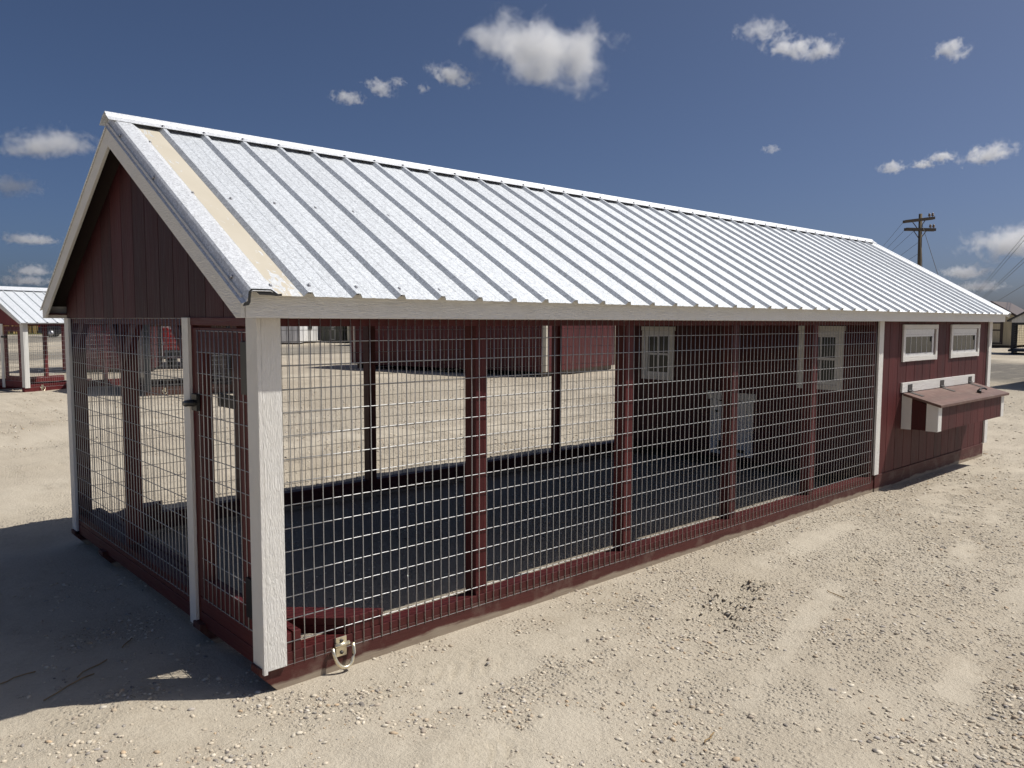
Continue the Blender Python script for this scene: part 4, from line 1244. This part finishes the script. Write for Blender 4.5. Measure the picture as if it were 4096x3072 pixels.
# ------------------------------------------------------------------ vehicles
M['tyre'] = plain('tyre_rubber', (0.018, 0.018, 0.018), 0.8)
M['alloy'] = plain('alloy_wheel', (0.55, 0.55, 0.56), 0.3, 0.8)
M['lamp_red'] = plain('tail_lamp', (0.35, 0.01, 0.01), 0.2)
def car_paint(name, col):
    t = NT(name)
    n = t.noise(t.coord('Object', (2, 2, 2)), 1, 3, 0.5)
    return t.done(t.mix(n, col, tuple(c * 1.15 for c in col)), 0.28, 0.15, None, 0.5, Coat_Weight=0.6, Coat_Roughness=0.08)
def vehicle(name, label, cat, loc, rz, body_col, prof, width, glass_polys, wheels, wr, stripe=None):
    """Side outline extruded across the width, sides pinched in above the waist. x forward, tail at 0."""
    root = empty(name, loc, rz)
    tag(root, label, cat)
    pm = car_paint(name + '_paint', body_col)
    waist = 1.0
    bm = bmesh.new()
    zmax = max(p[1] for p in prof)
    def off(z):
        return width / 2 - (0.0 if z < waist else 0.16 * (z - waist) / (zmax - waist)) - (0.05 if z < 0.4 else 0)
    rows = []
    for s_ in (-1, 1):
        rows.append([bm.verts.new((x_, s_ * off(z_), z_)) for x_, z_ in prof])
    n = len(prof)
    for i in range(n):
        bm.faces.new((rows[0][i], rows[0][(i + 1) % n], rows[1][(i + 1) % n], rows[1][i]))
    bm.faces.new(rows[0])
    bm.faces.new(rows[1][::-1])
    bmesh.ops.recalc_face_normals(bm, faces=bm.faces)
    me = bpy.data.meshes.new('body')
    bm.to_mesh(me)
    bm.free()
    me.materials.append(pm)
    body = link(bpy.data.objects.new('body', me), root)
    bv = body.modifiers.new('soft_edges', 'BEVEL')
    bv.width = 0.05
    bv.segments = 3
    for s_ in (-1, 1):
        for pl in glass_polys:
            m_ = MB(False)
            vs_ = [(x_, s_ * (off(z_) + 0.006), z_) for x_, z_ in pl] + [(x_, s_ * (off(z_) - 0.03), z_) for x_, z_ in pl]
            k = len(pl)
            m_.add(vs_, [tuple(range(k)), tuple(range(2 * k - 1, k - 1, -1))] + [(i, (i + 1) % k, k + (i + 1) % k, k + i) for i in range(k)])
            m_.build('side_window', M['glass'], body)
        for wx in wheels:
            y_ = s_ * (width / 2 - 0.1)
            w = MB(False).tube([(wx, y_ - s_ * 0.13, wr), (wx, y_ + s_ * 0.1, wr)], wr, 24).build('wheel', M['tyre'], root)
            MB(False).tube([(wx, y_ + s_ * 0.06, wr), (wx, y_ + s_ * 0.108, wr)], wr * 0.64, 20).build('rim', M['alloy'], w)
            for a_ in range(5):
                an = a_ * 2 * math.pi / 5
                MB(False).tube([(wx + 0.06 * math.cos(an), y_ + s_ * 0.112, wr + 0.06 * math.sin(an)), (wx + wr * 0.6 * math.cos(an), y_ + s_ * 0.112, wr + wr * 0.6 * math.sin(an))], 0.03, 5).build('spoke', M['steel'], w)
        B('tail_lamp', M['lamp_red'], body, -0.035, 0.12, min(s_ * (width / 2 - 0.2), s_ * (width / 2 + 0.005)), max(s_ * (width / 2 - 0.2), s_ * (width / 2 + 0.005)), 0.95, 1.35, 0.01, False)
    B('bumper', M['tyre'], body, -0.1, 0.1, -width / 2 + 0.05, width / 2 - 0.05, 0.4, 0.62, 0.02, False)
    B('rear_window', M['glass'], body, -0.02, 0.06, -width / 2 + 0.3, width / 2 - 0.3, 1.15, zmax - 0.18, 0.01, False)
    if stripe:
        for z0_, z1_, cc in stripe:
            B('body_band', paint(cc, 0.3), body, -0.012, prof[-1][0] * 0 + 3.2, -width / 2 - 0.006, width / 2 + 0.006, z0_, z1_, 0.0, False)
    return root
SUVP = [(0.0, 0.42), (-0.03, 0.95), (0.02, 1.1), (0.28, 1.72), (0.6, 1.8), (2.6, 1.78), (3.35, 1.18), (4.45, 1.05), (4.7, 0.85), (4.72, 0.4), (4.2, 0.3), (0.3, 0.32)]
vehicle('parked_car', 'dark blue sport utility car parked beyond the small coop run', 'car', (15.3, 78.6, 0), math.radians(-24), (0.008, 0.011, 0.017), SUVP, 1.85,
        [[(0.55, 1.2), (0.62, 1.62), (1.4, 1.66), (1.4, 1.2)], [(1.48, 1.2), (1.48, 1.66), (2.45, 1.66), (3.0, 1.2)]], (0.95, 3.75), 0.37)
VANP = [(0.0, 0.4), (-0.02, 1.0), (0.04, 1.95), (0.2, 2.1), (3.3, 2.1), (3.9, 1.35), (4.7, 1.15), (4.8, 0.8), (4.78, 0.38), (0.2, 0.34)]
vehicle('parked_van', 'red van with white bands seen through the end mesh', 'van', (8.35, 23.2, 0), math.radians(62), (0.4, 0.012, 0.016), VANP, 1.9,
        [[(3.0, 1.4), (3.0, 1.9), (3.3, 1.9), (3.7, 1.4)]], (0.9, 3.8), 0.36, stripe=((0.78, 0.98, (0.75, 0.74, 0.72)), (1.12, 1.2, (0.7, 0.3, 0.28)), (1.3, 1.42, (0.75, 0.74, 0.72))))

# ------------------------------------------------------------------ field beyond the yard
fr = np.random.default_rng(3)
nb = 5000
bx_, by_ = fr.uniform(0, 60, nb), fr.uniform(100, 112, nb)
hh = fr.uniform(1.6, 2.5, nb)
an = fr.uniform(0, math.pi, nb)
w_ = fr.uniform(0.05, 0.12, nb)
ln_ = fr.uniform(-0.25, 0.25, (2, nb))
V = np.zeros((nb, 4, 3))
for k, (sg, tz) in enumerate(((-1, 0), (1, 0), (0.4, 1), (-0.4, 1))):
    V[:, k, 0] = bx_ + sg * w_ * np.cos(an) + tz * ln_[0]
    V[:, k, 1] = by_ + sg * w_ * np.sin(an) + tz * ln_[1]
    V[:, k, 2] = tz * hh
me = fast_mesh('corn', V.reshape(-1, 3).astype(np.float32), np.arange(nb * 4, dtype=np.int32).reshape(-1, 4), 4, False)
me.materials.append(plain('dry_corn', (0.34, 0.24, 0.08), 0.8, 0, 0, 0.8, vary=0.25))
tag(link(bpy.data.objects.new('corn_field', me)), 'dry yellow corn standing along the far edge of the yard', 'corn', None, 'stuff')

# ------------------------------------------------------------------ utility pole and lines
M['pole'] = painted_wood('weathered_pole', (0.12, 0.095, 0.062), 'z', 0.85, 0.5, 0.05)
M['line'] = plain('dark_cable', (0.05, 0.05, 0.05), 0.6)
M['porcelain'] = plain('brown_porcelain', (0.16, 0.11, 0.085), 0.3)
pole_root = empty('utility_pole', (70.65, 23.6, 0))
tag(pole_root, 'wooden utility pole with two crossarms rising behind the roof', 'utility pole')
def rel(p):
    return tuple(Vector(p) - Vector((70.65, 23.6, 0)))
MB(False).tube([rel((70.65, 23.6, 0)), rel((70.86, 23.85, 6)), rel((71.07, 24.03, 10.95))], 0.2, 12, taper=0.14).build('pole', M['pole'], pole_root)
for (a, b) in (((69.97, 24.96, 10.27), (71.9, 23.23, 10.59)), ((70.02, 24.85, 9.62), (71.91, 23.11, 9.58))):
    a, b = Vector(a), Vector(b)
    ar = MB(False)
    d_ = (b - a).normalized()
    n_ = Vector((-d_.y, d_.x, 0)).normalized()
    for s_ in (-0.2, 0.13):
        o_ = n_ * s_
        c8 = [a + o_ + n_ * i * 0.08 + Vector((0, 0, k * 0.12)) for i in (0, 1) for k in (-1, 1)] + [b + o_ + n_ * i * 0.08 + Vector((0, 0, k * 0.12)) for i in (0, 1) for k in (-1, 1)]
        MB(False).add([rel(p) for p in c8], [(0, 1, 3, 2), (4, 6, 7, 5), (0, 4, 5, 1), (2, 3, 7, 6), (0, 2, 6, 4), (1, 5, 7, 3)]).build('crossarm', paint((0.09, 0.075, 0.06)), pole_root)
    mid = (a + b) / 2
    for s_ in (-1, 1):
        MB(False).tube([rel(mid + d_ * s_ * 0.55 + Vector((0, 0, -0.1))), rel(mid + d_ * s_ * 0.08 + Vector((0, 0, -0.75)))], 0.035, 6).build('arm_brace', paint((0.09, 0.075, 0.06)), pole_root)
    for u in (0.12, 0.4):
        p = b - d_ * u
        ins = MB(False).tube([rel(p + Vector((0, 0, 0.12))), rel(p + Vector((0, 0, 0.2)))], 0.03, 6).build('insulator', M['porcelain'], pole_root)
        MB(False).tube([rel(p + Vector((0, 0, 0.2))), rel(p + Vector((0, 0, 0.32)))], 0.11, 10).build('insulator_skirt', M['porcelain'], ins)
        MB(False).tube([rel(p + Vector((0, 0, 0.34))), rel(p + Vector((0, 0, 0.46)))], 0.1, 10, taper=0.07).build('insulator_skirt', M['porcelain'], ins)
def cable(name, label, a, b, sag, r=0.014, group='power lines'):
    a, b = Vector(a), Vector(b)
    pts = []
    for i in range(13):
        u = i / 12
        p = a.lerp(b, u)
        p.z -= sag * 4 * u * (1 - u)
        pts.append(tuple(p))
    o = MB(False).tube(pts, r, 5).build(name, M['line'])
    return tag(o, label, 'cable', group)
ends = [(234.64, 108.46, 12.14), (233.45, 109.42, 10.99), (231.71, 110.89, 9.85)]
cable('power_line', 'thin line leaving the upper crossarm of the pole to the left', (69.97, 24.96, 10.3), ends[0], 1.2)
cable('power_line', 'thin line leaving the left tip of the lower crossarm', (70.02, 24.85, 9.6), ends[1], 1.2)
cable('power_line', 'thin line leaving the lower crossarm close to the pole', (70.6, 24.3, 9.5), ends[2], 1.4)
cable('power_line', 'thin line leaving the pole just below the lower crossarm', (70.95, 23.95, 8.6), (231.0, 111.5, 9.0), 1.4)
cable('power_line', 'lowest thin line leaving the pole to the left', (70.93, 23.93, 7.6), (230.5, 112.0, 8.3), 1.5)
cable('guy_wire', 'steep guy wire running down close beside the pole', (71.01, 23.88, 9.09), (73.9, 24.3, 0), 0.0, 0.022, 'guy wires of the pole')
cable('guy_wire', 'slanting guy wire running down to the right of the pole', (71.1, 23.9, 10.1), (65.4, 18.6, 0), 0.0, 0.022, 'guy wires of the pole')
for k, (lab, a, b) in enumerate((('topmost of the five lines rising at the right edge', (251.43, 78.82, 5.42), (53.52, 8.77, 10.61)), ('second from the top of the five lines at the right edge', (251.75, 78.51, 5.27), (53.5, 8.75, 10.18)),
                                 ('third of the five lines rising at the right edge', (252.02, 78.15, 4.18), (53.41, 8.64, 8.44)), ('fourth of the five lines rising at the right edge', (252.22, 77.94, 4.04), (53.39, 8.62, 8.1)), ('lowest of the five lines rising at the right edge', (252.92, 77.19, 2.95), (53.28, 8.48, 5.82)))):
    cable('power_line', lab, a, b, 0.0, 0.022)

# ------------------------------------------------------------------ clouds: lumpy closed volumes far out in the sky
def cloud_material(i, W_, H_, dens, amp, seed):
    t = NT('cloud_vapour_%d' % i)
    tc = t.n('ShaderNodeTexCoord')
    mp = t.n('ShaderNodeMapping')
    mp.inputs['Location'].default_value = (seed * 3.17, seed * 1.71, seed * 0.6)
    k = min(max(W_ / H_, 1.0), 3.0)
    mp.inputs['Scale'].default_value = (k, k * 0.8, 1.0)
    t.l(tc.outputs['Object'], mp.inputs[0])
    nz = t.noise(mp.outputs[0], 1.7, 10, 0.64, 0.3)
    amp = amp + 0.9
    ln = t.n('ShaderNodeVectorMath', operation='LENGTH')
    t.l(tc.outputs['Object'], ln.inputs[0])
    # flat-ish base: density fades faster below the middle
    sp = t.n('ShaderNodeSeparateXYZ')
    t.l(tc.outputs['Object'], sp.inputs[0])
    low = t.rng(sp.outputs[2], -0.75, -0.1, 0.3, 0.0)
    f = t.math('SUBTRACT', t.math('MULTIPLY_ADD', nz, amp, 1.0 - amp * 0.5 - 0.36), t.math('ADD', ln.outputs['Value'], low))
    d = t.rng(f, 0.0, 0.5, 0.0, 0.62 * dens / H_, True)
    pv = t.n('ShaderNodeVolumePrincipled')
    pv.inputs['Color'].default_value = (1, 1, 1, 1)
    pv.inputs['Anisotropy'].default_value = 0.35
    t.l(d, pv.inputs['Density'])
    t.l(pv.outputs[0], t.out.inputs['Volume'])
    return t.m
CLOUDS = [   # azimuth, elevation, angular width, angular height (degrees), density, raggedness
    (45.4, 18.0, 11.6, 5.7, 10, 1.7, 'largest puffy white cloud high above the roof'),
    (51.96, 16.70, 3.7, 1.7, 6, 1.9, 'flat white cloud just left of the largest one'),
    (56.94, 15.75, 2.5, 1.3, 5, 1.9, 'small tilted cloud second from left in the high row'),
    (59.09, 14.99, 2.6, 1.1, 4, 1.9, 'leftmost thin cloud of the high row'),
    (53.95, 15.82, 1.1, 0.9, 3, 1.9, 'tiny puff under the flat cloud of the high row'),
    (30.72, 18.82, 3.6, 1.6, 3, 2.2, 'wispy upper end of the ragged cloud trail'),
    (28.69, 17.61, 3.7, 1.7, 6, 2.1, 'middle of the ragged cloud trail'),
    (26.74, 17.27, 2.5, 2.0, 6, 2.1, 'lower right end of the ragged cloud trail'),
    (19.27, 16.34, 2.3, 1.5, 7, 1.9, 'single small peaked cloud high at the right'),
    (22.27, 9.79, 1.9, 1.1, 6, 1.9, 'small hooked cloud, first of the right row'),
    (20.52, 9.87, 1.7, 0.75, 5, 1.9, 'small flat cloud, second of the right row'),
    (19.48, 10.21, 2.0, 0.85, 6, 1.9, 'small bright cloud, third of the right row'),
    (16.96, 10.12, 3.4, 1.5, 6, 2.1, 'ragged cloud ending the right row'),
    (15.35, 4.78, 6.0, 2.8, 9, 1.8, 'broad cumulus low at the right edge'),
    (17.89, 3.08, 3.2, 1.15, 6, 1.8, 'flat low cloud left of the broad cumulus'),
    (17.00, 2.21, 3.0, 0.95, 5, 1.8, 'lowest flat cloud just over the right sheds'),
    (77.53, 10.55, 6.2, 2.2, 6, 1.8, 'long white cloud left of the gable'),
    (79.72, 7.92, 4.0, 1.8, 3, 1.8, 'soft grey cloud at the left edge'),
    (78.87, 4.86, 3.6, 1.0, 4, 1.8, 'flat low cloud left of the rake board'),
    (78.81, 2.96, 2.8, 1.05, 5, 1.8, 'small bright cloud over the small coop roof'),
    (79.17, 2.34, 3.5, 0.9, 4, 1.8, 'lowest cloud bank over the small coop roof'),
    (29.78, 11.47, 1.5, 0.8, 2, 2.0, 'faint lone puff in the middle right sky'),
    (55.73, 16.20, 1.3, 0.9, 3, 2.0, 'faint puff between the high row clouds'),
]
for i, (az, el, aw, ah, dens, amp, lab) in enumerate(CLOUDS):
    D = 4000.0
    a, e = math.radians(az), math.radians(el)
    c = CAM + Vector((math.cos(a) * math.cos(e), math.sin(a) * math.cos(e), math.sin(e))) * D
    W_, H_ = math.radians(aw) * D * 1.25, math.radians(ah) * D * 1.25
    bm = bmesh.new()
    bmesh.ops.create_icosphere(bm, subdivisions=4, radius=1.0)
    for v in bm.verts:
        p = v.co * 1.7 + Vector((i * 2.3, i * 1.1, 0))
        k = 0.9 + 0.22 * math.sin(p.x * 2.1 + 1.3 * math.sin(p.z * 2.7)) * math.sin(p.y * 1.9 + 0.7) + 0.08 * math.sin(p.x * 5 + p.z * 4)
        v.co *= min(1.12, k * 1.1)
    me = bpy.data.meshes.new('cloud')
    bm.to_mesh(me)
    bm.free()
    me.materials.append(cloud_material(i, W_, H_, dens, amp, i * 1.37 + 0.4))
    o = link(bpy.data.objects.new('cloud', me))
    o.location = c
    o.rotation_euler = (0, math.radians(12 if i in (0, 1, 2, 6) else -8 if i in (12, 16) else 0), a - math.pi / 2)
    o.scale = (W_ / 2, W_ * 0.36, H_ / 2)
    tag(o, lab, 'cloud', 'scattered fair weather clouds')
